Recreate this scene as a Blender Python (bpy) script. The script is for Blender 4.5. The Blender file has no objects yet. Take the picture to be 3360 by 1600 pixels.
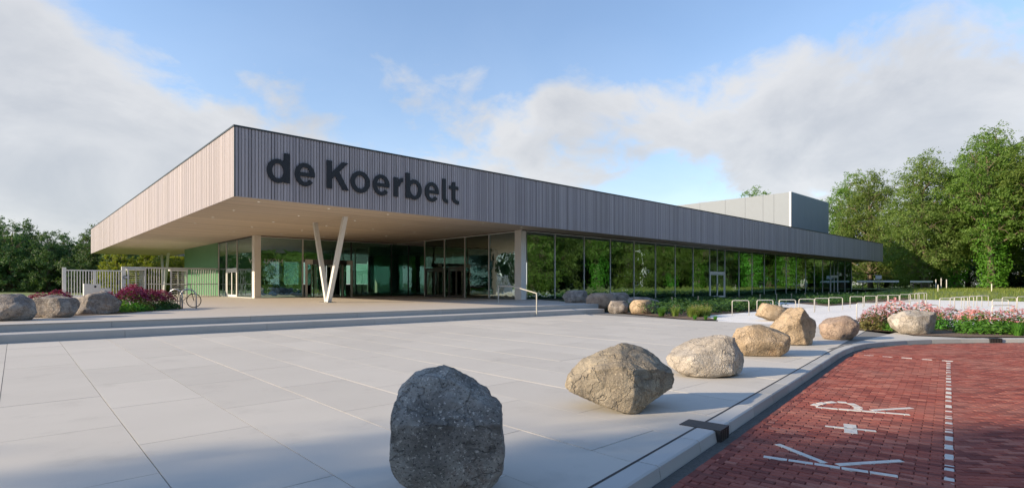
import bpy, bmesh, math, random
from mathutils import Vector, Matrix, noise as mnoise
R = math.radians
rnd = random.Random(7)
scene = bpy.context.scene
C = scene.collection

# ------------------------------------------------------------------ camera
# world axes: X runs along the long glazed front, Y along the short sunlit front
HEAD = R(47.49)
CAM = Vector((-7.274, -26.466, 1.6))
cam_d = bpy.data.cameras.new('camera'); cam = bpy.data.objects.new('camera', cam_d); C.objects.link(cam)
cam.location = CAM; cam.rotation_euler = (R(90), 0, HEAD - R(90))
cam_d.sensor_width = 36; cam_d.lens = 36 * 1778 / 3360; cam_d.shift_y = 131 / 3360
cam_d.clip_start = 0.1; cam_d.clip_end = 5000
scene.camera = cam
FWD = Vector((math.cos(HEAD), math.sin(HEAD), 0)); RGT = Vector((math.sin(HEAD), -math.cos(HEAD), 0))

# ------------------------------------------------------------------ light
SUN_EL = R(20.5); SUN_XY = Vector((-0.91, 0.414)).normalized()
sun_dir = Vector((SUN_XY.x * math.cos(SUN_EL), SUN_XY.y * math.cos(SUN_EL), math.sin(SUN_EL)))
sd = bpy.data.lights.new('sun', 'SUN'); so = bpy.data.objects.new('sun', sd); C.objects.link(so)
sd.energy = 3.25; sd.angle = R(0.55); sd.color = (1.0, 0.81, 0.57)
so.rotation_euler = sun_dir.to_track_quat('Z', 'Y').to_euler(); so.location = (-60, 20, 60)

world = bpy.data.worlds.new('World'); scene.world = world; world.use_nodes = True
wn = world.node_tree; wn.nodes.clear()
def N(nt, typ, **kw):
    n = nt.nodes.new(typ)
    for k, v in kw.items():
        if k == 'inp':
            for kk, vv in v.items(): n.inputs[kk].default_value = vv
        else: setattr(n, k, v)
    return n
def mathn(nt, op, a, b=None, clamp=False):
    n = nt.nodes.new('ShaderNodeMath'); n.operation = op; n.use_clamp = clamp
    for i, q in enumerate((a, b)):
        if q is None: continue
        if isinstance(q, (int, float)): n.inputs[i].default_value = q
        else: nt.links.new(q, n.inputs[i])
    return n.outputs[0]
out = N(wn, 'ShaderNodeOutputWorld'); bg = N(wn, 'ShaderNodeBackground', inp={'Strength': 0.12})
sky = N(wn, 'ShaderNodeTexSky', sky_type='NISHITA', sun_disc=False, sun_elevation=SUN_EL,
        sun_rotation=math.atan2(SUN_XY.x, SUN_XY.y), air_density=1.0, dust_density=0.4, ozone_density=3.0)
tc = N(wn, 'ShaderNodeTexCoord'); D = tc.outputs['Generated']
# clouds: fractal noise on a layer overhead, thickened where the banks stand in the sky
sep = N(wn, 'ShaderNodeSeparateXYZ'); wn.links.new(D, sep.inputs[0])
zz = mathn(wn, 'ADD', mathn(wn, 'MAXIMUM', sep.outputs[2], 0.0), 0.42)
comb = N(wn, 'ShaderNodeCombineXYZ')
wn.links.new(mathn(wn, 'DIVIDE', sep.outputs[0], zz), comb.inputs[0]); wn.links.new(mathn(wn, 'DIVIDE', sep.outputs[1], zz), comb.inputs[1])
n1 = N(wn, 'ShaderNodeTexNoise', inp={'Scale': 2.9, 'Detail': 9.0, 'Roughness': 0.55, 'Distortion': 0.35}); wn.links.new(comb.outputs[0], n1.inputs['Vector'])
n2 = N(wn, 'ShaderNodeTexNoise', inp={'Scale': 7.5, 'Detail': 8.0, 'Roughness': 0.6, 'Distortion': 0.3}); wn.links.new(comb.outputs[0], n2.inputs['Vector'])
def sky_dir(x, y):
    return (FWD * 1778 + RGT * (x * 1.3043 - 1680) + Vector((0, 0, 1)) * (931 - y * 1.3043)).normalized()
banks = [(10, 40, 260, .40), (60, 330, 60, .42), (330, 430, 55, .40), (600, 450, 70, .32), (150, 530, 30, .40), (420, 560, 30, .36), (760, 380, 120, .22), (660, 125, 260, .26), (300, 110, 200, .20),
         (1130, 380, 110, .42), (1290, 430, 110, .34), (1430, 300, 100, .40), (1650, 240, 90, .42), (1880, 290, 90, .42), (2120, 260, 80, .40), (2380, 220, 70, .38), (2570, 230, 60, .34), (2300, 360, 80, .34), (2000, 400, 120, .25), (1340, 190, 260, .28), (1030, 200, 260, .26),
         (1230, 100, 120, -.26), (820, 70, 120, -.20), (480, 60, 150, -.22), (1550, 60, 80, -.24), (1950, 50, 80, -.24), (2350, 40, 90, -.18), (1700, 480, 200, -.10), (880, 230, 140, -.14)]
acc = mathn(wn, 'ADD', mathn(wn, 'MULTIPLY', mathn(wn, 'SUBTRACT', n1.outputs[0], 0.5), 1.3), mathn(wn, 'MULTIPLY', mathn(wn, 'SUBTRACT', n2.outputs[0], 0.5), 1.05))
acc = mathn(wn, 'ADD', acc, mathn(wn, 'SUBTRACT', 0.34, mathn(wn, 'MULTIPLY', mathn(wn, 'MAXIMUM', sep.outputs[2], 0.0), 0.62)))  # unseen cloud added to lift the ambient light, thinned overhead to keep it blue
for x, y, k, w in banks + [(1288, 250, 3.0, -.24), (260, 60, 60, -.26), (560, 90, 80, -.20), (2450, 20, 60, -.26), (1900, 30, 60, -.12)]:  # wide negative blob takes the added cover back out of the view
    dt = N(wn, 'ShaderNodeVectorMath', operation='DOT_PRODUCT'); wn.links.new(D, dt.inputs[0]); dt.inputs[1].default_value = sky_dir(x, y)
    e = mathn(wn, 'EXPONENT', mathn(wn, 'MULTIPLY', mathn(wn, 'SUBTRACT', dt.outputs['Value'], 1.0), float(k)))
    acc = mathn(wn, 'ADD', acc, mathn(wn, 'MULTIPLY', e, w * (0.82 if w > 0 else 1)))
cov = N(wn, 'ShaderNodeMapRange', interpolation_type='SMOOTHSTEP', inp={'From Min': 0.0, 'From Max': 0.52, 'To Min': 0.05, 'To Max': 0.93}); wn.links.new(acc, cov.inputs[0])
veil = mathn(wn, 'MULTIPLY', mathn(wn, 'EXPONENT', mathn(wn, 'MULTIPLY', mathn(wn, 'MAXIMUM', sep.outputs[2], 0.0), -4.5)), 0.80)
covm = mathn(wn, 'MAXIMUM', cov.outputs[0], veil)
ccol = N(wn, 'ShaderNodeMix', data_type='RGBA'); ccol.inputs[6].default_value = (3.0, 3.0, 3.03, 1); ccol.inputs[7].default_value = (2.1, 2.18, 2.34, 1)
thick = N(wn, 'ShaderNodeMapRange', interpolation_type='SMOOTHSTEP', inp={'From Min': 0.40, 'From Max': 1.0}); wn.links.new(acc, thick.inputs[0])
n3 = N(wn, 'ShaderNodeTexNoise', inp={'Scale': 2.6, 'Detail': 6.0, 'Roughness': 0.55, 'Distortion': 0.6}); wn.links.new(comb.outputs[0], n3.inputs['Vector'])
wn.links.new(mathn(wn, 'ADD', mathn(wn, 'MULTIPLY', thick.outputs[0], 0.45), mathn(wn, 'MULTIPLY', mathn(wn, 'SUBTRACT', n3.outputs[0], 0.42), 2.6), True), ccol.inputs[0])
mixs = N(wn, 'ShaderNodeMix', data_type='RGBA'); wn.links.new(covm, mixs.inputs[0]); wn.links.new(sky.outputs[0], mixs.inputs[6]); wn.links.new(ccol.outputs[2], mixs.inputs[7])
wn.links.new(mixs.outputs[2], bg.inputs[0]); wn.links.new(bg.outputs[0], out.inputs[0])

vs = scene.view_settings; vs.view_transform = 'Standard'; vs.look = 'None'; vs.exposure = 1.15; vs.gamma = 1.0; vs.use_curve_mapping = False
scene.cycles.max_bounces = 7; scene.cycles.transparent_max_bounces = 14; scene.cycles.use_denoising = True
scene.cycles.caustics_reflective = False; scene.cycles.caustics_refractive = False

# ------------------------------------------------------------------ helpers
class MB:
    def __init__(s): s.v = []; s.f = []
    def quad(s, *p):
        b = len(s.v); s.v += [tuple(q) for q in p]; s.f.append(tuple(range(b, b + len(p))))
        return s
    def box(s, x0, y0, z0, x1, y1, z1, M=None):
        b = len(s.v); P = [(x0,y0,z0),(x1,y0,z0),(x1,y1,z0),(x0,y1,z0),(x0,y0,z1),(x1,y0,z1),(x1,y1,z1),(x0,y1,z1)]
        s.v += [tuple(M @ Vector(p)) for p in P] if M else P
        for q in ((0,3,2,1),(4,5,6,7),(0,1,5,4),(1,2,6,5),(2,3,7,6),(3,0,4,7)): s.f.append(tuple(b + i for i in q))
        return s
    def prism(s, poly, z0, z1):
        b = len(s.v); n = len(poly)
        s.v += [(p[0], p[1], z0) for p in poly] + [(p[0], p[1], z1) for p in poly]
        s.f.append(tuple(b + i for i in reversed(range(n)))); s.f.append(tuple(b + n + i for i in range(n)))
        for i in range(n): j = (i + 1) % n; s.f.append((b + i, b + j, b + n + j, b + n + i))
        return s
    def tube(s, path, rad, n=8, cap=True):
        path = [Vector(p) for p in path]; rads = rad if isinstance(rad, (list, tuple)) else [rad] * len(path); b0 = len(s.v)
        ref = None
        for i, p in enumerate(path):
            t = (path[min(i + 1, len(path) - 1)] - path[max(i - 1, 0)]).normalized()
            if ref is None: ref = t.orthogonal().normalized()
            a = (ref - t * ref.dot(t)).normalized(); ref = a; c = t.cross(a)
            for k in range(n):
                w = 2 * math.pi * k / n; s.v.append(tuple(p + (a * math.cos(w) + c * math.sin(w)) * rads[i]))
        for i in range(len(path) - 1):
            for k in range(n):
                q = b0 + i * n; s.f.append((q + k, q + (k + 1) % n, q + n + (k + 1) % n, q + n + k))
        if cap:
            s.f.append(tuple(b0 + k for k in reversed(range(n)))); e = b0 + (len(path) - 1) * n; s.f.append(tuple(e + k for k in range(n)))
        return s
    def mesh(s, name, m=None, smooth=False):
        me = bpy.data.meshes.new(name); me.from_pydata(s.v, [], s.f); me.update()
        if m: me.materials.append(m)
        if smooth: me.polygons.foreach_set('use_smooth', [True] * len(me.polygons))
        return me
    def obj(s, name, m, parent=None, smooth=False, loc=None):
        return link(name, s.mesh(name, m, smooth), parent, loc)
def link(name, data, parent=None, loc=None, rot=None):
    o = bpy.data.objects.new(name, data); C.objects.link(o)
    if parent: o.parent = parent
    if loc: o.location = loc
    if rot: o.rotation_euler = rot
    return o
def empty(name, loc=(0, 0, 0), rz=0): return link(name, None, None, loc, (0, 0, rz))
def tag(o, label=None, cat=None, group=None, kind=None):
    if label: o['label'] = label
    if cat: o['category'] = cat
    if group: o['group'] = group
    if kind: o['kind'] = kind
    return o
def dup(root, loc=None, rot=None, scale=None, label=None):
    r = root.copy(); C.objects.link(r)
    if loc is not None: r.location = loc
    if rot is not None: r.rotation_euler = rot
    if scale is not None: r.scale = scale
    if label: r['label'] = label
    for ch in list(root.children):
        c = ch.copy(); C.objects.link(c); c.parent = r
        for g in list(ch.children):
            d = g.copy(); C.objects.link(d); d.parent = c
    return r
ORD = ['first', 'second', 'third', 'fourth', 'fifth', 'sixth', 'seventh', 'eighth', 'ninth', 'tenth', 'eleventh', 'twelfth', 'thirteenth', 'fourteenth',
       'fifteenth', 'sixteenth', 'seventeenth', 'eighteenth', 'nineteenth', 'twentieth']

# ------------------------------------------------------------------ materials
def newmat(name):
    m = bpy.data.materials.new(name); m.use_nodes = True; nt = m.node_tree; nt.nodes.clear()
    o = N(nt, 'ShaderNodeOutputMaterial'); p = N(nt, 'ShaderNodeBsdfPrincipled'); nt.links.new(p.outputs[0], o.inputs[0]); return m, nt, p, o
def rgba(c): return (c[0], c[1], c[2], 1)
def mixc(nt, fac, a, b):
    n = N(nt, 'ShaderNodeMix', data_type='RGBA')
    for s, q in ((0, fac), (6, a), (7, b)):
        if hasattr(q, 'is_output'): nt.links.new(q, n.inputs[s])
        else: n.inputs[s].default_value = q if s == 0 else rgba(q)
    return n.outputs[2]
def pos(nt): return N(nt, 'ShaderNodeNewGeometry').outputs['Position']
def noisetex(nt, scale, detail=4, vec=None, rough=0.55):
    n = N(nt, 'ShaderNodeTexNoise', inp={'Scale': scale, 'Detail': detail, 'Roughness': rough}); nt.links.new(vec if vec is not None else pos(nt), n.inputs['Vector']); return n.outputs[0]
def ramp(nt, v, a, b):
    n = N(nt, 'ShaderNodeMapRange', interpolation_type='SMOOTHSTEP', inp={'From Min': a, 'From Max': b}); nt.links.new(v, n.inputs[0]); return n.outputs[0]
def bump(nt, p, h, strength, dist=0.02):
    b = N(nt, 'ShaderNodeBump', inp={'Strength': strength, 'Distance': dist}); nt.links.new(h, b.inputs['Height']); nt.links.new(b.outputs[0], p.inputs['Normal'])
def rnd_piece(nt):
    g = N(nt, 'ShaderNodeNewGeometry'); o = N(nt, 'ShaderNodeObjectInfo')
    return mathn(nt, 'FRACT', mathn(nt, 'ADD', g.outputs['Random Per Island'], o.outputs['Random']))
def plain(name, c, rough=0.6, metal=0.0, var=0.12, scale=6.0, bmp=0.0):
    m, nt, p, o = newmat(name)
    c2 = tuple(q * (1 - var) for q in c); c1 = tuple(min(1, q * (1 + var)) for q in c)
    nt.links.new(mixc(nt, noisetex(nt, scale), c2, c1), p.inputs['Base Color'])
    p.inputs['Roughness'].default_value = rough; p.inputs['Metallic'].default_value = metal
    if bmp: bump(nt, p, noisetex(nt, scale * 6), bmp)
    return m
def concrete(name, c, var=0.07, per=0.05, grid=False):
    m, nt, p, o = newmat(name)
    a = mixc(nt, noisetex(nt, 0.7, 6), tuple(q * (1 - var) for q in c), tuple(q * (1 + var) for q in c))
    st = ramp(nt, noisetex(nt, 1.1, 8, None, 0.65), 0.54, 0.70)
    a = mixc(nt, mathn(nt, 'MULTIPLY', st, 0.34), a, tuple(q * 0.72 for q in c))
    a = mixc(nt, mathn(nt, 'MULTIPLY', ramp(nt, noisetex(nt, 160, 2), 0.55, 0.7), 0.22), a, tuple(q * 0.62 for q in c))
    r = rnd_piece(nt)
    a2 = N(nt, 'ShaderNodeHueSaturation'); nt.links.new(a, a2.inputs['Color'])
    nt.links.new(mathn(nt, 'ADD', mathn(nt, 'MULTIPLY', r, per * 2), 1 - per), a2.inputs['Value'])
    last = a2.outputs[0]
    if grid:
        b = N(nt, 'ShaderNodeTexBrick', inp={'Scale': 1.0, 'Mortar Size': 0.006, 'Brick Width': 0.6, 'Row Height': 0.3, 'Color1': (1, 1, 1, 1), 'Color2': (0.93, 0.93, 0.93, 1), 'Mortar': (0.5, 0.5, 0.5, 1)})
        nt.links.new(pos(nt), b.inputs['Vector'])
        mm = N(nt, 'ShaderNodeMix', data_type='RGBA', blend_type='MULTIPLY'); mm.inputs[0].default_value = 1; nt.links.new(last, mm.inputs[6]); nt.links.new(b.outputs[0], mm.inputs[7]); last = mm.outputs[2]
    nt.links.new(last, p.inputs['Base Color']); p.inputs['Roughness'].default_value = 0.72
    bump(nt, p, noisetex(nt, 90, 3), 0.08, 0.01)
    return m
def timber(name, c, axis_pitch, var=0.22, grain=True):
    m, nt, p, o = newmat(name)
    s = N(nt, 'ShaderNodeSeparateXYZ'); nt.links.new(pos(nt), s.inputs[0])
    w = N(nt, 'ShaderNodeTexWhiteNoise', noise_dimensions='1D')
    src = mathn(nt, 'ADD', s.outputs[0], s.outputs[1]) if axis_pitch[1] == 'xy' else s.outputs[1]
    nt.links.new(mathn(nt, 'FLOOR', mathn(nt, 'DIVIDE', src, axis_pitch[0])), w.inputs['W'])
    a = mixc(nt, w.outputs['Value'], tuple(q * (1 - var) for q in c), tuple(q * (1 + var * .7) for q in c))
    mp = N(nt, 'ShaderNodeMapping'); nt.links.new(pos(nt), mp.inputs[0]); mp.inputs['Scale'].default_value = (30, 30, 1.2) if axis_pitch[1] == 'xy' else (1.2, 40, 1)
    g = noisetex(nt, 1.0, 5, mp.outputs[0])
    a = mixc(nt, mathn(nt, 'MULTIPLY', ramp(nt, g, 0.45, 0.75), 0.35), a, tuple(q * 0.62 for q in c))
    lg = noisetex(nt, 0.25, 3)
    a = mixc(nt, mathn(nt, 'MULTIPLY', ramp(nt, lg, 0.4, 0.7), 0.25), a, (c[0] * .9, c[1] * .93, c[2] * 1.05))
    nt.links.new(a, p.inputs['Base Color']); p.inputs['Roughness'].default_value = 0.75; bump(nt, p, g, 0.04, 0.006)
    return m
def brickmat(name, c1, c2, c3):
    m, nt, p, o = newmat(name); r = rnd_piece(nt)
    a = mixc(nt, ramp(nt, r, 0.0, 0.6), c1, c2); a = mixc(nt, ramp(nt, r, 0.72, 1.0), a, c3)
    a = mixc(nt, mathn(nt, 'MULTIPLY', ramp(nt, noisetex(nt, 45, 4), 0.45, 0.75), 0.35), a, tuple(q * 0.55 for q in c1))
    a = mixc(nt, mathn(nt, 'MULTIPLY', ramp(nt, noisetex(nt, 0.9, 5), 0.42, 0.72), 0.30), a, (0.30, 0.175, 0.145))
    nt.links.new(a, p.inputs['Base Color']); p.inputs['Roughness'].default_value = 0.85; p.inputs['Specular IOR Level'].default_value = 0.25; bump(nt, p, noisetex(nt, 120, 3), 0.25, 0.006)
    return m
def stone(name, light, dark, rust, rust_amt=0.4, speck=70, contrast=1.0):
    m, nt, p, o = newmat(name)
    tcn = N(nt, 'ShaderNodeTexCoord'); ob = tcn.outputs['Object']
    a = mixc(nt, ramp(nt, noisetex(nt, 2.2, 7, ob, 0.62), 0.38, 0.62), dark, light)
    a = mixc(nt, mathn(nt, 'MULTIPLY', ramp(nt, noisetex(nt, 1.7, 6, ob, 0.66), 0.52, 0.68), rust_amt), a, rust)
    sp = noisetex(nt, speck, 3, ob, 0.7)
    a = mixc(nt, mathn(nt, 'MULTIPLY', ramp(nt, sp, 0.54, 0.66), 0.65 * contrast), a, tuple(q * 0.30 for q in dark))
    a = mixc(nt, mathn(nt, 'MULTIPLY', ramp(nt, noisetex(nt, speck * .8, 3, ob, 0.7), 0.57, 0.68), 0.60 * contrast), a, tuple(min(.9, q * 1.65) for q in light))
    vo = N(nt, 'ShaderNodeTexVoronoi', feature='DISTANCE_TO_EDGE', inp={'Scale': 1.6}); 
    dv = N(nt, 'ShaderNodeVectorMath', operation='ADD'); nz = N(nt, 'ShaderNodeTexNoise', inp={'Scale': 3.0, 'Detail': 4.0}); nt.links.new(ob, nz.inputs[0]); nt.links.new(ob, dv.inputs[0]); nt.links.new(nz.outputs['Color'], dv.inputs[1]); nt.links.new(dv.outputs[0], vo.inputs['Vector'])
    crack = ramp(nt, vo.outputs['Distance'], 0.0, 0.035)
    a = mixc(nt, mathn(nt, 'MULTIPLY', mathn(nt, 'SUBTRACT', 1.0, crack), 0.35), a, tuple(q * 0.4 for q in dark))
    nt.links.new(a, p.inputs['Base Color']); p.inputs['Roughness'].default_value = 0.85
    hh = mathn(nt, 'ADD', noisetex(nt, 22, 8, ob, 0.7), mathn(nt, 'MULTIPLY', crack, 0.35))
    bump(nt, p, hh, 0.95, 0.045)
    return m
def leafmat(name, c1, c2, trans=0.42, spec=0.3):
    m = bpy.data.materials.new(name); m.use_nodes = True; nt = m.node_tree; nt.nodes.clear(); o = N(nt, 'ShaderNodeOutputMaterial')
    g = N(nt, 'ShaderNodeNewGeometry'); oi = N(nt, 'ShaderNodeObjectInfo')
    a = mixc(nt, g.outputs['Random Per Island'], c1, c2)
    hs = N(nt, 'ShaderNodeHueSaturation'); nt.links.new(a, hs.inputs['Color'])
    nt.links.new(mathn(nt, 'ADD', mathn(nt, 'MULTIPLY', oi.outputs['Random'], 0.35), 0.82), hs.inputs['Value'])
    nt.links.new(mathn(nt, 'ADD', mathn(nt, 'MULTIPLY', oi.outputs['Random'], 0.03), 0.485), hs.inputs['Hue'])
    d = N(nt, 'ShaderNodeBsdfPrincipled', inp={'Roughness': 0.5}); d.inputs['Specular IOR Level'].default_value = spec
    t = N(nt, 'ShaderNodeBsdfTranslucent'); nt.links.new(hs.outputs[0], d.inputs['Base Color'])
    tcx = N(nt, 'ShaderNodeMix', data_type='RGBA', blend_type='MULTIPLY'); tcx.inputs[0].default_value = 1; nt.links.new(hs.outputs[0], tcx.inputs[6]); tcx.inputs[7].default_value = (1.5, 1.5, 0.7, 1); nt.links.new(tcx.outputs[2], t.inputs[0])
    mx = N(nt, 'ShaderNodeMixShader'); mx.inputs[0].default_value = trans; nt.links.new(d.outputs[0], mx.inputs[1]); nt.links.new(t.outputs[0], mx.inputs[2]); nt.links.new(mx.outputs[0], o.inputs[0])
    return m
def glassmat(name, tint, refl, base=0.30, wob=0.012):
    m = bpy.data.materials.new(name); m.use_nodes = True; nt = m.node_tree; nt.nodes.clear(); o = N(nt, 'ShaderNodeOutputMaterial')
    t = N(nt, 'ShaderNodeBsdfTransparent'); t.inputs[0].default_value = rgba(tint)
    g = N(nt, 'ShaderNodeBsdfGlossy'); g.inputs[0].default_value = rgba(refl); g.inputs['Roughness'].default_value = 0.0
    fr = N(nt, 'ShaderNodeFresnel', inp={'IOR': 1.5})
    b = N(nt, 'ShaderNodeBump', inp={'Strength': wob, 'Distance': 0.3}); nt.links.new(noisetex(nt, 1.1, 2), b.inputs['Height']); nt.links.new(b.outputs[0], g.inputs['Normal'])
    mx = N(nt, 'ShaderNodeMixShader'); nt.links.new(mathn(nt, 'ADD', mathn(nt, 'MULTIPLY', fr.outputs[0], 1 - base), base, True), mx.inputs[0])
    nt.links.new(t.outputs[0], mx.inputs[1]); nt.links.new(g.outputs[0], mx.inputs[2]); nt.links.new(mx.outputs[0], o.inputs[0])
    return m
def emit(name, c, s):
    m = bpy.data.materials.new(name); m.use_nodes = True; nt = m.node_tree; nt.nodes.clear(); o = N(nt, 'ShaderNodeOutputMaterial'); e = N(nt, 'ShaderNodeEmission', inp={'Color': rgba(c), 'Strength': s}); nt.links.new(e.outputs[0], o.inputs[0]); return m

M = {}
M['slab'] = concrete('plaza slab concrete', (0.53, 0.505, 0.46), per=0.05)
M['step'] = concrete('step concrete', (0.46, 0.45, 0.43))
M['terrace'] = concrete('terrace concrete', (0.50, 0.455, 0.40))
M['pave'] = concrete('light paving', (0.82, 0.81, 0.79), grid=True)
M['kerb'] = concrete('kerb concrete', (0.42, 0.42, 0.41), var=0.18, per=0.16)
M['joint'] = plain('joint dark', (0.20, 0.195, 0.185), 0.9)
M['brick'] = brickmat('road brick', (0.165, 0.045, 0.038), (0.295, 0.086, 0.066), (0.37, 0.150, 0.115))
M['sand'] = plain('brick joint sand', (0.11, 0.075, 0.06), 0.95)
M['white'] = plain('white paver', (0.60, 0.59, 0.56), 0.8, var=0.28, scale=16, bmp=0.2)
M['grass'] = plain('meadow ground', (0.15, 0.20, 0.06), 0.9, var=0.35, scale=1.2)
M['soil'] = plain('bed soil', (0.15, 0.105, 0.075), 0.95, var=0.4, scale=9, bmp=0.5)
M['gravel'] = plain('gutter grit', (0.10, 0.10, 0.095), 0.95, var=0.5, scale=30, bmp=0.5)
M['fascia'] = timber('greyed timber boards', (0.395, 0.36, 0.375), (0.145, 'xy'))
M['soffit'] = timber('brown timber soffit', (0.57, 0.475, 0.37), (0.14, 'y'), var=0.22)
M['back'] = plain('dark backing', (0.035, 0.033, 0.035), 0.9)
M['coping'] = plain('dark metal coping', (0.035, 0.045, 0.05), 0.45, 0.3)
M['roof'] = plain('roof membrane', (0.12, 0.12, 0.12), 0.9)
M['letter'] = plain('black lettering', (0.012, 0.012, 0.016), 0.45)
M['beige'] = plain('pale column cladding', (0.76, 0.73, 0.69), 0.5, var=0.05)
M['whitemetal'] = plain('white metal', (0.72, 0.73, 0.72), 0.4, var=0.06)
M['paleframe'] = plain('pale aluminium frame', (0.66, 0.65, 0.61), 0.45, 0.0, var=0.05)
M['darkframe'] = plain('dark aluminium frame', (0.06, 0.058, 0.055), 0.45, 0.3)
M['rack'] = plain('painted steel hoop', (0.55, 0.53, 0.48), 0.4, 0.2, var=0.05)
M['steel'] = plain('stainless steel', (0.42, 0.42, 0.42), 0.3, 0.9, var=0.1)
M['black'] = plain('black iron', (0.020, 0.020, 0.022), 0.6)
M['rubber'] = plain('rubber', (0.02, 0.02, 0.02), 0.8)
M['glass'] = glassmat('green glazing', (0.66, 0.88, 0.84), (0.66, 0.86, 0.93), 0.48, 0.025)
M['lobby'] = glassmat('lobby glazing', (0.66, 0.86, 0.77), (0.75, 0.95, 0.86), 0.18)
M['green'] = None
m, nt, p, o = newmat('green glass panel'); nt.links.new(mixc(nt, noisetex(nt, .4), (0.085, 0.215, 0.115), (0.115, 0.26, 0.145)), p.inputs['Base Color']); p.inputs['Roughness'].default_value = 0.35; p.inputs['Specular IOR Level'].default_value = 0.2; M['green'] = m
M['lamp'] = emit('downlight lens', (1.0, 0.88, 0.7), 0.3)
M['interior'] = plain('interior wall', (0.26, 0.26, 0.25), 0.8)
M['backdrop'] = plain('pale interior partition', (0.75, 0.78, 0.76), 0.8)
M['dark_column'] = plain('dark interior column', (0.05, 0.055, 0.055), 0.7)
M['floor'] = plain('interior floor', (0.42, 0.41, 0.38), 0.35)
M['ceiling'] = plain('interior ceiling', (0.70, 0.68, 0.64), 0.8)
M['bark'] = plain('bark', (0.16, 0.125, 0.09), 0.9, var=0.4, scale=5, bmp=0.6)
M['mesh_light'] = plain('perforated metal', (0.22, 0.255, 0.295), 0.6, 0.0, var=0.04, scale=1.5)
M['mesh_trim'] = plain('white edge trim', (0.72, 0.72, 0.72), 0.5)
M['leafA'] = leafmat('leaf mid green', (0.095, 0.165, 0.034), (0.185, 0.285, 0.060))
M['leafB'] = leafmat('leaf bronze green', (0.105, 0.180, 0.040), (0.205, 0.285, 0.075))
M['leafC'] = leafmat('leaf dark green', (0.052, 0.112, 0.042), (0.115, 0.195, 0.064), 0.25)
M['leafY'] = leafmat('leaf yellow green', (0.170, 0.210, 0.026), (0.260, 0.290, 0.045), 0.4)
M['ivy'] = leafmat('ivy leaf', (0.060, 0.190, 0.018), (0.115, 0.300, 0.032), 0.3)
M['cover'] = leafmat('groundcover leaf', (0.030, 0.085, 0.024), (0.070, 0.150, 0.040), 0.25)
M['blade'] = leafmat('grass blade', (0.130, 0.210, 0.035), (0.270, 0.310, 0.085), 0.35)
M['blade2'] = leafmat('fresh green leaf', (0.060, 0.180, 0.024), (0.120, 0.290, 0.040), 0.35)
M['olive'] = leafmat('olive brown leaf', (0.110, 0.100, 0.030), (0.180, 0.150, 0.060), 0.3)
M['pink'] = leafmat('pink flower', (0.60, 0.22, 0.28), (0.74, 0.42, 0.42), 0.2)
M['purple'] = leafmat('magenta flower', (0.22, 0.025, 0.085), (0.36, 0.060, 0.16), 0.2)
M['straw'] = leafmat('seed head', (0.32, 0.27, 0.12), (0.46, 0.40, 0.20), 0.2)

# ------------------------------------------------------------------ the ground
FL = 0.45                                       # terrace and building floor above the plaza
def sheet(name, poly, z, m, kind='structure'):
    return tag(MB().quad(*[(x, y, z) for x, y in poly]).obj(name, m), kind=kind)
sheet('ground', [(-1500, -1500), (1500, -1500), (1500, 1500), (-1500, 1500)], -0.16, M['grass'])
def slotv(x): return -23.145 + 0.1525 * x       # inner line of the kerb
RD = Vector((1, 0.1525)).normalized(); RN = Vector((RD.y, -RD.x))
kerb_in = [(-40, slotv(-40)), (7.2, slotv(7.2)), (8.4, -21.93), (9.5, -21.93), (10.5, -22.12), (11.4, -22.45), (12.5, -22.98), (13.6, -23.78), (14.7, -24.72), (15.9, -26.0), (16.8, -27.6), (17.3, -29.5), (17.5, -32), (17.5, -60)]
# outward offset (towards the road)
def offset(line, d):
    res = []
    for i, p in enumerate(line):
        a = Vector(line[max(i - 1, 0)]); b = Vector(line[min(i + 1, len(line) - 1)]); t = (b - a).normalized(); res.append((p[0] + t.y * d, p[1] - t.x * d))
    return res
kerb_out = offset(kerb_in, 0.24)
# plaza sheet: everything behind the kerb, in front of the building
PZ = [(-40, slotv(-40)), (7.2, slotv(7.2)), (8.4, -21.93), (9.5, -21.93), (10.5, -22.12), (11.4, -22.45), (12.5, -22.98), (14.3, -20.8), (17.5, -21.0), (19.6, -24.5), (21, -30), (60, -24), (61, -13.2), (37, -13.0), (21, -12.8), (18, -12.9), (15.6, -15.0), (14.6, -14.4), (15.6, -12.4), (18.0, -6), (14, -4), (-40, -4)]
plaza = sheet('plaza', PZ, -0.012, M['joint'])
sheet('kerbside_paving', [(8.0, -21.885), (14.2, -21.885 + .05), (14.2, -21.9), (13.2, -22.5), (13.6, -23.72), (12.5, -22.98), (11.4, -22.45), (10.5, -22.12), (9.5, -21.93), (8.4, -21.93)], -0.003, M['slab'])
# light small paving on the bicycle forecourt
sheet('forecourt_paving', [(14.9, -20.4), (14.9, -15.3), (15.6, -15.0), (18, -12.9), (21, -12.8), (37, -13.0), (61, -13.2), (60, -24), (21, -30), (19.6, -24.5), (17.5, -21.0)], -0.004, M['pave'])
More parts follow.
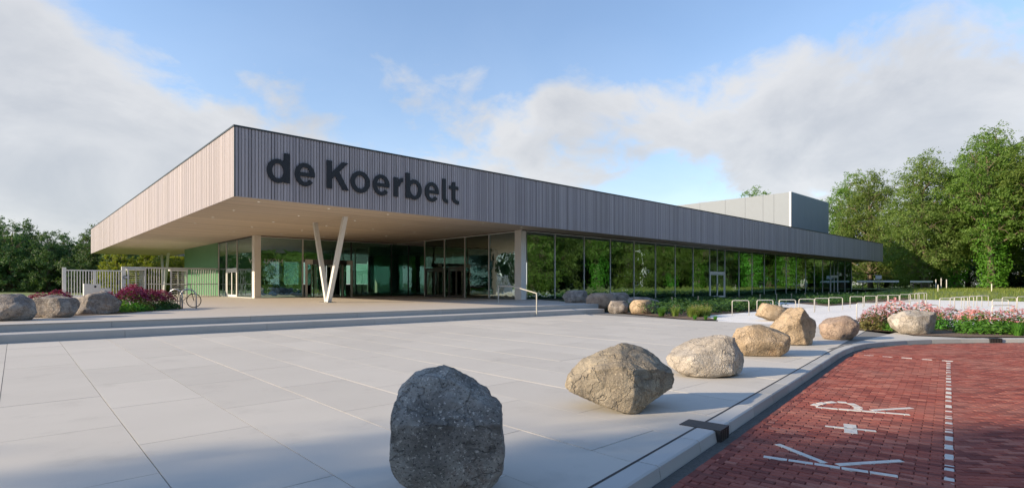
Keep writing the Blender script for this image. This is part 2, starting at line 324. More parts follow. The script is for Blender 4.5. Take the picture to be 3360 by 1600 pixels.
# big slabs
def clip(poly, n, d):
    res = []
    for i in range(len(poly)):
        a, b = Vector(poly[i]), Vector(poly[(i + 1) % len(poly)]); da, db = a.dot(n) - d, b.dot(n) - d
        if da >= 0: res.append(tuple(a))
        if da * db < 0: res.append(tuple(a + (b - a) * (da / (da - db))))
    return res
nk = Vector((-0.1525, 1.0)).normalized(); dk = Vector((0, -23.145)).dot(nk) + 0.022
def step1(x): return -6.95 - 0.06 * x
slab_n = 0
for i in range(-9, 21):
    x0 = -6.37 + 1.062 * i; x1 = x0 + 1.062
    off = (i % 2) * 1.10 + (0.05 * math.sin(i * 2.1))
    for j in range(-4, 14):
        y0 = -21.01 - 1.10 + off + 2.13 * (j - 1); y1 = y0 + 2.13
        g = 0.0042
        P = [(x0 + g, y0 + g), (x1 - g, y0 + g), (x1 - g, y1 - g), (x0 + g, y1 - g)]
        P = clip(P, nk, dk)
        if x1 > 8: P = clip(P, Vector((0, 1)), -21.88)
        if len(P) > 2: P = clip(P, Vector((-0.06, -1)).normalized(), Vector((0, -6.95)).dot(Vector((-0.06, -1)).normalized()) + 0.003)
        if len(P) > 2: P = clip(P, Vector((-1, 0)), -14.9)
        if len(P) > 2 and x0 > 9: P = clip(P, Vector((-0.55, -0.83)).normalized(), Vector((18.0, -6.0)).dot(Vector((-0.55, -0.83)).normalized()) - 2.0) if False else P
        if len(P) < 3: continue
        cx = sum(q[0] for q in P) / len(P); cy = sum(q[1] for q in P) / len(P)
        if cx > 15.2: continue
        dz = rnd.uniform(-0.0012, 0.0012)
        MB().prism([(q[0] - cx, q[1] - cy) for q in P], -0.03, 0.0).obj('slab', M['slab'], plaza, loc=(cx, cy, dz)); slab_n += 1
# road
road_poly = [p for p in kerb_out] + [(-40, -60)]
road = sheet('road', road_poly, -0.150, M['sand'])
def brick_block(name, L, W):
    g = 0.0035; b = MB(); t = 0.006
    x0, x1, y0, y1 = g, L - g, g, W - g
    b.v = [(x0, y0, -0.05), (x1, y0, -0.05), (x1, y1, -0.05), (x0, y1, -0.05), (x0, y0, -t), (x1, y0, -t), (x1, y1, -t), (x0, y1, -t), (x0 + t, y0 + t, 0), (x1 - t, y0 + t, 0), (x1 - t, y1 - t, 0), (x0 + t, y1 - t, 0)]
    for s in (0, 4):
        for k in range(4): b.f.append((s + k, s + (k + 1) % 4, s + 4 + (k + 1) % 4, s + 4 + k))
    b.f.append((8, 9, 10, 11)); return b
BL, BW = 0.205, 0.082
bb = brick_block('brick', BL, BW); bmesh_single = bb.mesh('brick', M['brick']); wmesh_single = bb.mesh('white_brick', M['white'])
def inside(x, y, poly):
    c = False
    for i in range(len(poly)):
        (x0, y0), (x1, y1) = poly[i], poly[i - 1]
        if (y0 > y) != (y1 > y) and x < (x1 - x0) * (y - y0) / (y1 - y0) + x0: c = not c
    return c
# road frame: s along the road, t across (away from the kerb); origin on the kerb's outer foot
O2 = Vector((0, -23.145)) + RN * 0.245
def road_pt(s, t): q = O2 + RD * s + RN * t; return (q.x, q.y)
LINE_T = 1.93; LINE_S1 = 7.85                                       # bay line and far end of the bay
pieces = []                                                        # (x, y, angle, white)
ar = math.atan2(RD.y, RD.x)
near_poly = kerb_out + [(-40, -60)]
# two edge courses along the kerb
for row in range(2):
    s = -7.0 + row * 0.1
    while s < 7.2:
        x, y = road_pt(s, 0.10 + row * BW); pieces.append((x, y, ar + math.pi, 0, s)); s += BL
pieces = [(road_pt(q[4] , 0)[0], road_pt(q[4], 0)[1], 0, 0, q[4]) for q in pieces]; pieces = []
def put(s, t, rot, white=0):
    # local brick x axis at angle rot relative to road direction; y axis to the left of it
    x, y = road_pt(s, t); pieces.append((x, y, ar + rot, white))
for row in range(2):
    s = -7.0 + row * 0.1
    while s < 7.3: put(s, 0.10 + (row + 1) * BW, 0.0); s += BL
t0b = 0.10 + 2 * BW
# bay: courses across the bay, running bond
nrow = int((LINE_S1 + 7.0) / BW)
for r_ in range(nrow):
    s = -7.0 + r_ * BW
    t = t0b - (BL / 2 if r_ % 2 else 0)
    while t < LINE_T - 0.06:
        if t > t0b - 0.12: put(s, t, -math.pi / 2)
        t += BL
# bay line of alternating white and red blocks
k = 0; s = -7.0
while s < LINE_S1:
    put(s, LINE_T + 0.02 + 0.5 * BW + 0.0, 0.0, 1 if k % 2 == 0 else 0); s += BL; k += 1
# carriageway: herringbone
ca, sa = math.cos(R(45)), math.sin(R(45))
LL = BL; WW = BL / 2.0
# far end of the bay, then open carriageway: stretcher bond along another angle
TH = R(-58)
def put_h(a, b, rot):
    s = a * math.cos(TH) - b * math.sin(TH); t = a * math.sin(TH) + b * math.cos(TH)
    return s, -t, rot
cutb = MB(); row = 0; b_ = -26.0
while b_ < 26:
    a_ = -26.0 - (BL / 2 if row % 2 else 0)
    while a_ < 26:
        s_ = 4.0 + a_ * math.cos(TH) - b_ * math.sin(TH); t_ = 3.0 - (a_ * math.sin(TH) + b_ * math.cos(TH))
        x, y = road_pt(s_, t_)
        dep = (Vector((x, y)) - CAM.xy).dot(FWD.xy); lat = (Vector((x, y)) - CAM.xy).dot(RGT.xy)
        if 2.2 < dep < 19 and -1.0 < lat < 1.25 * dep + 3 and inside(x, y, near_poly):
            ax_ = Vector((math.cos(ar + TH), math.sin(ar + TH))); ay_ = Vector((-ax_.y, ax_.x)); o_ = Vector((x, y))
            cs = [o_ + ax_ * a1 + ay_ * b1 for a1, b1 in ((.0035, .0035), (BL - .0035, .0035), (BL - .0035, BW - .0035), (.0035, BW - .0035))]
            ts = [(q - O2).dot(RN) for q in cs]; ss_ = [(q - O2).dot(RD) for q in cs]
            if min(ts) > LINE_T + 0.065 or min(ss_) > LINE_S1 + .02:
                if all(inside(q.x, q.y, near_poly) for q in cs): pieces.append((x, y, ar + TH, 0))
            elif max(ts) > LINE_T + 0.065 and max(ss_) < LINE_S1 + .1:
                pc = clip([tuple(q) for q in cs], RN, O2.dot(RN) + LINE_T + 0.065)
                if len(pc) > 2: cutb.prism(pc, -0.17, -0.1205)
        a_ += BL
    b_ += BW; row += 1
# white blocks at the far end of the bay
for q in range(5): put(LINE_S1 + 0.0, 0.35 + q * 0.37, -math.pi / 2, 1)
vis = []
for q in pieces:
    d = Vector((q[0], q[1])) - CAM.xy; dep = d.dot(FWD.xy); lat = d.dot(RGT.xy)
    if q[3]: key = -1
    else: key = dep if dep > 3.9 and abs(lat / dep) < 0.95 else 99
    vis.append((key, q))
vis.sort(key=lambda e: e[0])
rest = MB()
ZR = -0.12
for n_, (key, q) in enumerate(vis):
    dz = rnd.uniform(-0.003, 0.002)
    if q[3] or n_ < 330:
        link('white_brick' if q[3] else 'brick', wmesh_single if q[3] else bmesh_single, road, (q[0], q[1], ZR + dz + (0.001 if q[3] else 0)), (rnd.uniform(-.008, .008), rnd.uniform(-.006, .006), q[2] + rnd.uniform(-.012, .012)))
    else:
        Mx = Matrix.Translation((q[0], q[1], ZR + dz)) @ Matrix.Rotation(q[2] + rnd.uniform(-.012, .012), 4, 'Z') @ Matrix.Rotation(rnd.uniform(-.008, .008), 4, 'X')
        b = len(rest.v); rest.v += [tuple(Mx @ Vector(v)) for v in bb.v]; rest.f += [tuple(b + i for i in f) for f in bb.f]
b0_ = len(rest.v); rest.v += cutb.v; rest.f += [tuple(b0_ + i for i in f) for f in cutb.f]
tag(rest.obj('brick_paving', M['brick'], road), kind='stuff')
# the carriageway beyond the laid bricks
m, nt, p, o = newmat('distant brick paving')
bt = N(nt, 'ShaderNodeTexBrick', inp={'Scale': 1.0, 'Mortar Size': 0.006, 'Brick Width': 0.205, 'Row Height': 0.082, 'Color1': (0.15, 0.04, 0.032, 1), 'Color2': (0.27, 0.08, 0.055, 1), 'Mortar': (0.09, 0.06, 0.05, 1)})
mp = N(nt, 'ShaderNodeMapping'); mp.inputs['Rotation'].default_value = (0, 0, -(ar + TH)); nt.links.new(pos(nt), mp.inputs[0]); nt.links.new(mp.outputs[0], bt.inputs[0]); nt.links.new(bt.outputs[0], p.inputs['Base Color']); p.inputs['Roughness'].default_value = 0.75
tag(MB().quad(*[(x, y, -0.138) for x, y in road_poly]).obj('far_paving', m, road))
# letters K + R laid in white strips
def strip(name, pts, w, parent):
    b = MB(); a, c = Vector(pts[0]), Vector(pts[1]); d = (c - a); L = d.length; d.normalize(); n = Vector((-d.y, d.x)) * w / 2
    b.prism([tuple(a - n), tuple(c - n), tuple(c + n), tuple(a + n)], -0.03, 0.0); return b.obj(name, M['white'], parent, loc=(0, 0, ZR + 0.0035))
kr = empty('road_marking', (0, 0, 0)); tag(kr, 'white K + R lettering set into the red brick parking bay', 'road marking')
A, B_ = Vector((-1.77, -24.17)), Vector((-1.45, -25.23))
for q in range(5): strip('stem_piece', (A + (B_ - A) * (q / 5 + .006), A + (B_ - A) * ((q + 1) / 5 - .006)), 0.066, kr)
strip('letter_arm', ((-1.235, -24.10), (-1.535, -24.66)), 0.066, kr); strip('letter_arm', ((-1.50, -24.755), (-0.91, -25.14)), 0.066, kr)
strip('plus_bar', ((-0.04, -24.19), (0.045, -24.40)), 0.062, kr); strip('plus_bar', ((0.065, -24.46), (0.15, -24.67)), 0.062, kr)
strip('plus_bar', ((0.27, -24.365), (0.065, -24.43)), 0.13, kr); strip('plus_bar', ((0.035, -24.44), (-0.17, -24.50)), 0.13, kr)
A, B_ = Vector((0.97, -23.75)), Vector((1.41, -24.75))
for q in range(4): strip('stem_piece', (A + (B_ - A) * (q / 4 + .006), A + (B_ - A) * ((q + 1) / 4 - .006)), 0.07, kr)
strip('letter_leg', ((1.33, -24.33), (1.9, -24.67)), 0.07, kr)
for a, c in [((1.06, -23.70), (1.20, -23.70)), ((1.24, -23.71), (1.37, -23.74)), ((1.41, -23.76), (1.54, -23.82)), ((1.57, -23.85), (1.62, -23.95)), ((1.60, -24.0), (1.50, -24.09)), ((1.46, -24.11), (1.37, -24.17)), ((1.33, -24.18), (1.24, -24.19))]:
    strip('bowl_piece', (a, c), 0.10, kr)
# kerb stones
kerb = empty('kerb', (0, 0, 0)); tag(kerb, kind='structure')
def line_points(line, step):
    res = [Vector(line[0])]; need = step
    for i in range(len(line) - 1):
        a, b = Vector(line[i]), Vector(line[i + 1]); L = (b - a).length; pos_ = 0.0
        while L - pos_ >= need: pos_ += need; res.append(a + (b - a) * (pos_ / L)); need = step
        need -= (L - pos_)
    return res
fine = [Vector(p) for p in kerb_in]
mid = line_points([(-9.0, slotv(-9.0))] + kerb_in[1:], 0.99)
for i in range(len(mid) - 1):
    a, b = mid[i], mid[i + 1]
    inl_x = (a.x < -1.50 < b.x)
    t = (b - a).normalized(); n = Vector((t.y, -t.x)); g = 0.007
    prof = [(0.0, -0.2), (0.0, -0.006), (0.006, 0.0), (0.185, 0.0), (0.205, -0.012), (0.235, -0.2)]
    bm_ = MB(); t2 = (mid[i + 2] - b).normalized() if i + 2 < len(mid) else t
    ta = (a - mid[i - 1]).normalized() if i else t
    for pt, tt, sg in ((a, (t + ta).normalized(), 1), (b, (t + t2).normalized(), -1)):
        nn = Vector((tt.y, -tt.x))
        for u_, z_ in prof: q = pt + nn * u_ + t * g * sg; bm_.v.append((q.x, q.y, z_))
    k_ = len(prof)
    for j in range(k_ - 1): bm_.f.append((j, j + 1, k_ + j + 1, k_ + j))
    bm_.f.append(tuple(reversed(range(k_)))); bm_.f.append(tuple(range(k_, 2 * k_)))
    if inl_x:
        # the gully splits this stone: shorten it on both sides
        pass
    bm_.obj('kerb_stone', M['kerb'], kerb)
# narrow gutter of grit along the foot of the kerb
gl = offset(kerb_in[:12], 0.235); g2 = offset(kerb_in[:12], 0.36)
gm = MB()
for i in range(len(gl) - 1): gm.quad((*gl[i], -0.118), (*g2[i], -0.124), (*g2[i + 1], -0.124), (*gl[i + 1], -0.118))
tag(gm.obj('gutter_grit', M['gravel']), kind='structure')
# slot drain
sl = line_points([(-9.0, slotv(-9.0))] + kerb_in[1:4], 0.5); sm = MB()
for i in range(len(sl) - 1):
    t = (sl[i + 1] - sl[i]).normalized(); n = Vector((-t.y, t.x)) * 0.022; sm.quad((*sl[i], 0.0015), (*sl[i + 1], 0.0015), (*(sl[i + 1] + n), 0.0015), (*(sl[i] + n), 0.0015))
tag(sm.obj('slot_drain', M['black']), 'narrow dark slot drain running along the inner edge of the kerb', 'drain')
# gullies
def gully(loc, rz, label, w=0.36, back=0.42):
    e = empty('kerb_gully', loc, rz); tag(e, label, 'drain', 'gullies set in the kerb')
    b = MB().box(-w / 2, 0.0, -0.14, w / 2, 0.262, 0.008); b.obj('gully_head', M['black'], e)
    MB().box(-w / 2, -back, -0.02, w / 2, -0.002, 0.006).obj('cover_plate', M['black'], e)
    for q in range(4): MB().box(-w / 2 + 0.02 + q * (w - 0.04) / 4 + .01, 0.262, -0.12, -w / 2 + 0.02 + (q + 1) * (w - 0.04) / 4 - 0.02, 0.268, -0.01).obj('grille_bar', M['steel'] if q == 9 else M['darkframe'], e)
    return e
gx = -1.52; gully((gx, slotv(gx), 0), ar + math.pi, 'black iron gully with cover plate set in the kerb nearest the camera', .30, .20)
i_g = 9
gp, gq = Vector((14.05, -24.16)), Vector((14.7, -24.72)); gt = (gq - gp).normalized()
gully((gp.x + gt.y * 0.0, gp.y, 0), math.atan2(gt.y, gt.x) + math.pi, 'small black iron gully in the kerb at the flower bed', 0.36, 0.02)

# ------------------------------------------------------------------ terrace and steps
terr = sheet('terrace', [(-40, -5.85 + .3 + 40 * 0.06 - 0.4), (17.4, -5.85 - 0.06 * 17.4), (18.6, -4.4), (21.5, 2.6), (27, 2.6), (27, 45), (-4, 45), (-40, 30)], FL - 0.004, M['terrace'])
steps = empty('steps', (0, 0, 0)); tag(steps, kind='structure')
def step2(x): return step1(x) + 1.1
def step_row(fn, x_start, x_end, z0, z1, depth, shift):
    x = x_start + shift
    while x < x_end - 0.3:
        xe = min(x + 4.0, x_end); g = 0.004; r = 0.012
        P0, P1 = Vector((x + g, fn(x + g))), Vector((xe - g, fn(xe - g)))
        b = MB(); prof = [(0.0, z0 - 0.05), (0.0, z1 - r), (r, z1), (depth, z1), (depth, z0 - 0.05)]
        for P in (P0, P1):
            for u_, z_ in prof: b.v.append((P.x, P.y + u_, z_))
        for j in range(4): b.f.append((j, 5 + j, 5 + j + 1, j + 1))
        b.f.append((0, 1, 2, 3, 4)); b.f.append((9, 8, 7, 6, 5))
        b.obj('step_block', M['step'], steps); x = xe
step_row(step1, -17.6, 16.6, 0.0, 0.235, 1.10, -0.15 - 3.1)
step_row(step2, -17.6, 17.4, 0.235, FL, 0.62, -0.15 - 3.3)
# terrace joints: thin paver rows near the edge
# planting beds and lawns
sheet('planting_bed', [(18.2, -6.2), (15.6, -12.2), (14.7, -14.4), (15.6, -14.9), (18, -12.85), (21, -12.75), (30, -12.9), (30, -11), (47, 1.0), (47, 2.2), (21.6, 2.2)], 0.03, M['soil'])
sheet('planting_bed', [(36, -12.95), (61, -13.1), (100, -6), (100, 2.2), (52, 2.2), (52, 1.0)], 0.03, M['soil'])
sheet('path', [(30, -13.0), (36, -13.0), (52, 1.0), (52, 2.2), (47, 2.2), (47, 1.0)], 0.006, M['pave'])
sheet('planting_bed', [(13.2, -22.5), (14.2, -21.88), (14.2, -20.6), (17.5, -20.9), (19.6, -24.4), (21, -30), (21, -45), (17.6, -45), (17.6, -32), (17.4, -29.5), (16.9, -27.6), (16.0, -26.0), (14.8, -24.7), (13.7, -23.75)], 0.02, M['soil'])
sheet('planting_bed', [(-14, -3.6), (-4.4, -1.0), (-1.7, 2.9), (-3, 9), (-14, 14)], FL + 0.02, M['soil'])
def mound(name, x0, x1, y0, y1, zf, m, nx=24, ny=24):
    b = MB()
    for i in range(nx + 1):
        for j in range(ny + 1):
            x = x0 + (x1 - x0) * i / nx; y = y0 + (y1 - y0) * j / ny; b.v.append((x, y, zf(x, y)))
    for i in range(nx):
        for j in range(ny): a = i * (ny + 1) + j; b.f.append((a, a + ny + 1, a + ny + 2, a + 1))
    return tag(b.obj(name, m, smooth=True), kind='structure')
def sst(a, b, x): t = max(0, min(1, (x - a) / (b - a))); return t * t * (3 - 2 * t)
def lawn_z(x, y): return -0.15 + 0.80 * sst(58, 92, x) + 0.12 * mnoise.noise((x * .1, y * .1, 0))
mound('lawn', 57, 190, -75, -5, lawn_z, M['grass'], 60, 40)
mound('lawn', 100.5, 190, -5, 90, lawn_z, M['grass'], 40, 40)
def lawn_l(x, y): return 0.25 + 0.1 * mnoise.noise((x * .1, y * .1, 3)) + 0.15 * sst(-4, -18, x)
mound('lawn', -60, -3.6, -3, 110, lawn_l, M['grass'], 40, 60)
mound('lawn', -3.6, 60, 45.5, 110, lambda x, y: 0.2, M['grass'], 10, 10)

# ------------------------------------------------------------------ the building
ZS, ZT = 5.57, 8.70
RX, RY = 106.6, 62.9
bld = empty('sports_building', (0, 0, 0))
tag(bld, 'long low sports building with greyed timber fascia, wide overhanging roof and green glass fronts', 'building')
PITCH = 0.145
bw = PITCH - 0.028
fb = MB(); fb.box(-bw / 2, -0.0, ZS - 0.02, bw / 2, 0.032, ZT); board_r = fb.mesh('fascia_board', M['fascia'])
fb = MB(); fb.box(0, -bw / 2, ZS - 0.02, 0.032, bw / 2, ZT); board_l = fb.mesh('fascia_board', M['fascia'])
restb = MB(); nb = int(RX / PITCH)
for i in range(nb):
    x = PITCH * (i + 0.5) + 0.02; jit = rnd.uniform(-0.007, 0.007); dy = rnd.choice((0, 0, 0.004, 0.008, 0.012))
    if i < 200: link('fascia_board', board_r, bld, (x + jit, dy, 0))
    else: restb.box(x - bw / 2 + jit, dy, ZS - 0.02, x + bw / 2 + jit, dy + 0.032, ZT)
for i in range(int(RY / PITCH)):
    y = PITCH * (i + 0.5) + 0.06; jit = rnd.uniform(-0.006, 0.006); dx = rnd.choice((0, 0.003, 0.006))
    if i < 100: link('fascia_board', board_l, bld, (dx, y + jit, 0))
    else: restb.box(dx, y - bw / 2 + jit, ZS - 0.02, dx + 0.032, y + bw / 2 + jit, ZT)
# right hand end and the inside of the rear beam
for i in range(int(30 / PITCH)): y = PITCH * (i + .5); restb.box(RX - 0.032, y - bw / 2 + 0.06, ZS - 0.02, RX, y + bw / 2 + .06, ZT)
for i in range(int(36 / PITCH)): x = 4 + PITCH * i; restb.box(x - bw / 2, RY - 0.70, ZS - 0.02, x + bw / 2, RY - 0.668, ZT)
tag(restb.obj('fascia_boards_far', M['fascia'], bld), kind='stuff')
bk = MB(); bk.box(0.055, 0.055, ZS + 0.03, RX - 0.05, 0.12, ZT - 0.02); bk.box(0.055, 0.125, ZS + 0.03, 0.12, RY - 0.05, ZT - 0.02); bk.box(RX - 0.12, 0.125, ZS + 0.03, RX - 0.055, 60, ZT - 0.02)
bk.box(0.125, RY - 0.66, ZS + 0.03, 40, RY - 0.04, ZT - 0.02); bk.obj('fascia_backing', M['back'], bld)
cp = MB(); cp.box(-0.03, -0.03, ZT + 0.002, RX + 0.03, 0.22, ZT + 0.075); cp.box(-0.03, 0.222, ZT + 0.002, 0.22, RY, ZT + 0.074); cp.obj('coping', M['coping'], bld)
MB().box(0.004, -0.006, ZS - 0.03, 0.05, 0.05, ZT).obj('corner_trim', M['coping'], bld)
rf = MB(); rf.box(0.13, 0.13, ZT - 0.3, RX - 0.13, 45.0, ZT - 0.12); rf.box(0.13, 45.002, ZT - 0.3, 9.2, RY - 0.67, ZT - 0.12); rf.box(40, 45.002, ZT - 0.3, RX - 0.13, RY - 0.1, ZT - 0.12); rf.obj('roof', M['roof'], bld)
# soffit planks
sp = MB(); y = 0.05
while y < 45.0:
    x1 = RX - 0.06 if y < 2.25 else (20.15 if y < 15 else 24.1)
    sp.box(0.06, y, ZS, x1, y + 0.125, ZS + 0.02); y += 0.14
while y < RY - 0.1:
    sp.box(0.06, y, ZS, 9.2, y + 0.125, ZS + 0.02); y += 0.14
tag(sp.obj('soffit_planks', M['soffit'], bld), kind='stuff')
MB().box(0.06, 0.05, ZS + 0.022, RX - 0.06, 45, ZS + 0.05).obj('soffit_backing', M['back'], bld)
MB().box(0.06, 45.002, ZS + 0.022, 9.2, RY - 0.1, ZS + 0.05).obj('soffit_backing', M['back'], bld)
for x in (1.4, 4.9, 8.4, 11.9, 15.4, 18.9):
    for y in (1.1, 5.2, 9.4, 13.7, 17.9):
        if x > 18 and y > 1.5: continue
        d = MB().tube([(x, y, ZS - 0.012), (x, y, ZS + 0.01)], 0.08, 12).obj('downlight', M['beige'], bld)
        MB().tube([(x, y, ZS - 0.016), (x, y, ZS - 0.0125)], 0.06, 12).obj('lens', M['lamp'], d)
# columns
def beam(name, a, b, w, d, m, parent, rz=0.0):
    a, b = Vector(a), Vector(b); t = (b - a); L = t.length; q = t.to_track_quat('Z', 'Y'); Mx = Matrix.Translation(a) @ q.to_matrix().to_4x4() @ Matrix.Rotation(rz, 4, 'Z')
    return MB().box(-w / 2, -d / 2, 0, w / 2, d / 2, L, Mx).obj(name, m, parent)
for bx, by in ((7.05, 6.1), (7.05, 27.5 + 28.9)):
    vc = link('v_column', MB().box(-0.35, -0.5, FL - 0.002, 0.35, 0.5, FL + 0.03).mesh('v_column', M['steel']), bld, (bx, by, 0))
    for s in (-1, 1):
        a = beam('column_arm', (0, 0.10 * s, FL + 0.03), (0.1, 2.2 * s, ZS + 0.05), 0.25, 0.25, M['whitemetal'], vc)
for cx0, cy0, cx1, cy1 in ((20.10, 2.40, 20.62, 3.10), (7.12, 20.36, 7.62, 20.98)):
    cl = MB(); cl.box(cx0, cy0, FL - 0.3, cx1, cy1, ZS - 0.002); cl.obj('column', M['beige'], bld)
# glazing helpers
def pane_y(x0, x1, y, z0, z1, m, parent):
    a, b = rnd.uniform(-.006, .006), rnd.uniform(-.006, .006); o = MB()
    P = [(x0, y - .012 + a, z0), (x1, y - .012 + b, z0), (x1, y + .012 + b, z0), (x0, y + .012 + a, z0)]
    return o.prism([(q[0], q[1]) for q in P], z0, z1).obj('pane', m, parent)
def pane_x(y0, y1, x, z0, z1, m, parent): return MB().box(x - 0.012, y0, z0, x + 0.012, y1, z1).obj('pane', m, parent)
def door(name, x0, y0, x1, y1, z0, z1, m_frame, m_glass, leaves=2):
    ax = 'x' if abs(x1 - x0) > abs(y1 - y0) else 'y'; L = abs(x1 - x0) if ax == 'x' else abs(y1 - y0)
    ob = link(name, None, bld, (min(x0, x1), min(y0, y1), 0), (0, 0, 0 if ax == 'x' else R(90)))
    f = MB(); w = 0.11; f.box(0, -0.07, z0, w, 0.07, z1); f.box(L - w, -0.07, z0, L, 0.07, z1); f.box(w, -0.07, z1 - 0.22, L - w, 0.07, z1); f.obj('frame', m_frame, ob)
    for q in range(leaves):
        a = w + (L - 2 * w) / leaves * q + 0.01; b = w + (L - 2 * w) / leaves * (q + 1) - 0.01
        lf = MB(); e = 0.09; lf.box(a, -0.03, z0 + .02, a + e, 0.03, z1 - 0.24); lf.box(b - e, -0.03, z0 + .02, b, 0.03, z1 - 0.24); lf.box(a + e, -0.03, z0 + .02, b - e, 0.03, z0 + 0.18); lf.box(a + e, -0.03, z1 - 0.36, b - e, 0.03, z1 - 0.24)
        lo = lf.obj('door_leaf', m_frame, ob)
        MB().box(a + e, -0.008, z0 + 0.18, b - e, 0.008, z1 - 0.36).obj('pane', m_glass, ob)
        hx = (b - e / 2) if q == 0 else (a + e / 2)
        MB().tube([(hx, -0.07, z0 + 0.85), (hx, -0.07, z0 + 1.45)], 0.02, 6).obj('handle', M['steel'], ob)
    return ob
# long front
GY = 2.35; GT = 5.45
xs = [20.62] + [20.15 + 3.5 * k for k in range(1, 22)] + [97.2]
def base_z(x): return FL if x < 27 else 0.10
for i in range(len(xs) - 1):
    x0, x1 = xs[i], xs[i + 1]; zb = base_z(x0)
    dr = None
    for d0, d1 in ((47.95, 51.35), (86.2, 89.7)):
        if x0 - .3 < (d0 + d1) / 2 < x1 + .3 and abs((x0 + x1) / 2 - (d0 + d1) / 2) < 1.76: dr = (d0, d1)
    if dr:
        d0, d1 = x0 + 0.05, x1 - 0.05
        door('door', d0, GY, d1, GY, 0.12, 2.95, M['paleframe'], M['glass'])
        pane_y(x0 + 0.03, x1 - 0.03, GY, 2.99, GT, M['glass'], bld); MB().box((x0 + x1) / 2 - .03, GY - .05, 2.98, (x0 + x1) / 2 + .03, GY + .05, GT - 0.004).obj('mullion', M['paleframe'], bld)
    else:
        pane_y(x0 + 0.03, x1 - 0.03, GY, zb + 0.03, GT, M['glass'], bld)
    MB().box(x1 - 0.03, GY - 0.06, zb, x1 + 0.03, GY + 0.06, GT - 0.002).obj('mullion', M['paleframe'], bld)
    MB().box(x1 - 0.28, GY + 0.25, -0.1, x1 + 0.12, GY + 0.75, ZS - .035).obj('column', M['dark_column'], bld)
fr = MB(); fr.box(20.63, GY - 0.055, GT, 97.26, GY + 0.055, GT + 0.06); fr.obj('head_frame', M['paleframe'], bld)
fr = MB(); fr.box(20.63, GY - 0.05, FL - 0.02, 27.08, GY + 0.05, FL + 0.03); fr.box(27.2, GY - 0.05, -0.1, 97.26, GY + 0.05, 0.098); fr.obj('sill_frame', M['darkframe'], bld)
MB().box(20.2, GY - 0.02, GT + 0.062, 97.2, GY + 0.04, ZS - 0.002).obj('head_closure', M['back'], bld)
# far short end
for k in range(6): pane_x(2.45 + 3.5 * k, 5.9 + 3.5 * k, 97.2, 0.1, GT, M['glass'], bld)
# lobby side wall along Y at x = 20.2
UY = [3.12, 6.16, 9.24, 12.13, 15.22]
for i in range(4):
    a, b = UY[i], UY[i + 1]
    if i == 2: 
        door('door', 20.2, a + 0.12, 20.2, b - .6, FL + 0.01, 3.05, M['darkframe'], M['lobby']); pane_x(a + .03, b - .03, 20.2, 3.09, GT, M['lobby'], bld); pane_x(b - .57, b - .03, 20.2, FL + .03, 3.06, M['lobby'], bld)
    elif i == 3:
        door('door', 20.2, a + 0.12, 20.2, b - 0.12, FL + 0.01, 3.02, M['darkframe'], M['lobby']); pane_x(a + .03, b - .03, 20.2, 3.09, GT, M['lobby'], bld)
    else: pane_x(a + .03, b - .03, 20.2, FL + .03, GT, M['glass'] if i == 0 else M['lobby'], bld)
    MB().box(20.14, b - 0.04, FL, 20.26, b + 0.04, GT - .002).obj('mullion', M['paleframe'], bld)
MB().box(20.13, 3.12, GT, 20.27, 15.26, GT + 0.07).obj('head_frame', M['paleframe'], bld)
MB().box(20.13, 3.12, FL - .02, 20.27, 15.26, FL + 0.028).obj('sill_frame', M['darkframe'], bld)
MB().box(20.16, 3.12, GT + .072, 20.24, 15.26, ZS - 0.002).obj('head_closure', M['back'], bld)
pane_y(20.28, 24.1, 15.3, FL, GT, M['lobby'], bld)
# lobby back wall along X at y = 20.5
WY = 20.5
UX = [7.62, 11.12, 15.6, 19.8, 21.7, 23.7]
for i in range(5):
    a, b = UX[i], UX[i + 1]
    if i != 1: pane_y(a + .03, b - .03, WY, FL + .03, GT, M['glass'] if i == 0 else M['lobby'], bld)
    else: pane_y(a + .03, b - .03, WY, 3.75, GT, M['lobby'], bld)
    MB().box(b - 0.045, WY - 0.07, FL, b + 0.045, WY + 0.07, GT - .002).obj('mullion', M['paleframe'] if i == 0 else M['darkframe'], bld)
MB().box(7.63, WY - 0.07, GT, 24.1, WY + 0.07, GT + .06).obj('head_frame', M['paleframe'], bld)
MB().box(7.63, WY - 0.07, FL - .02, 24.1, WY + 0.07, FL + .028).obj('sill_frame', M['darkframe'], bld)
MB().box(7.63, WY - 0.02, GT + .062, 24.1, WY + 0.02, ZS - 0.002).obj('head_closure', M['back'], bld)
# revolving entrance
rv = link('revolving_door', None, bld, (13.36, WY + 0.2, 0)); z0, z1 = FL, 3.72
hd = MB(); hd.box(-2.15, -0.75, 3.3, 2.15, -0.45, z1); hd.obj('header', M['paleframe'], rv)
hd = MB(); hd.tube([(0, 0, 3.30), (0, 0, 3.70)], 1.75, 28); hd.obj('drum_top', M['darkframe'], rv)
for x in (-2.08, 2.08, -1.25, 1.25): MB().box(x - 0.07, -0.70, z0, x + 0.07, -0.5, 3.298).obj('post', M['paleframe'], rv)
for s in (-1, 1):
    cg = MB()
    for k in range(8):
        a0 = R(-60 + 15 * k); a1 = R(-60 + 15 * (k + 1)); r_ = 1.7
        cg.quad((s * r_ * math.cos(a0), r_ * math.sin(a0), z0 + .05), (s * r_ * math.cos(a1), r_ * math.sin(a1), z0 + .05), (s * r_ * math.cos(a1), r_ * math.sin(a1), 3.298), (s * r_ * math.cos(a0), r_ * math.sin(a0), 3.298))
    cg.obj('curved_pane', M['lobby'], rv, smooth=True)
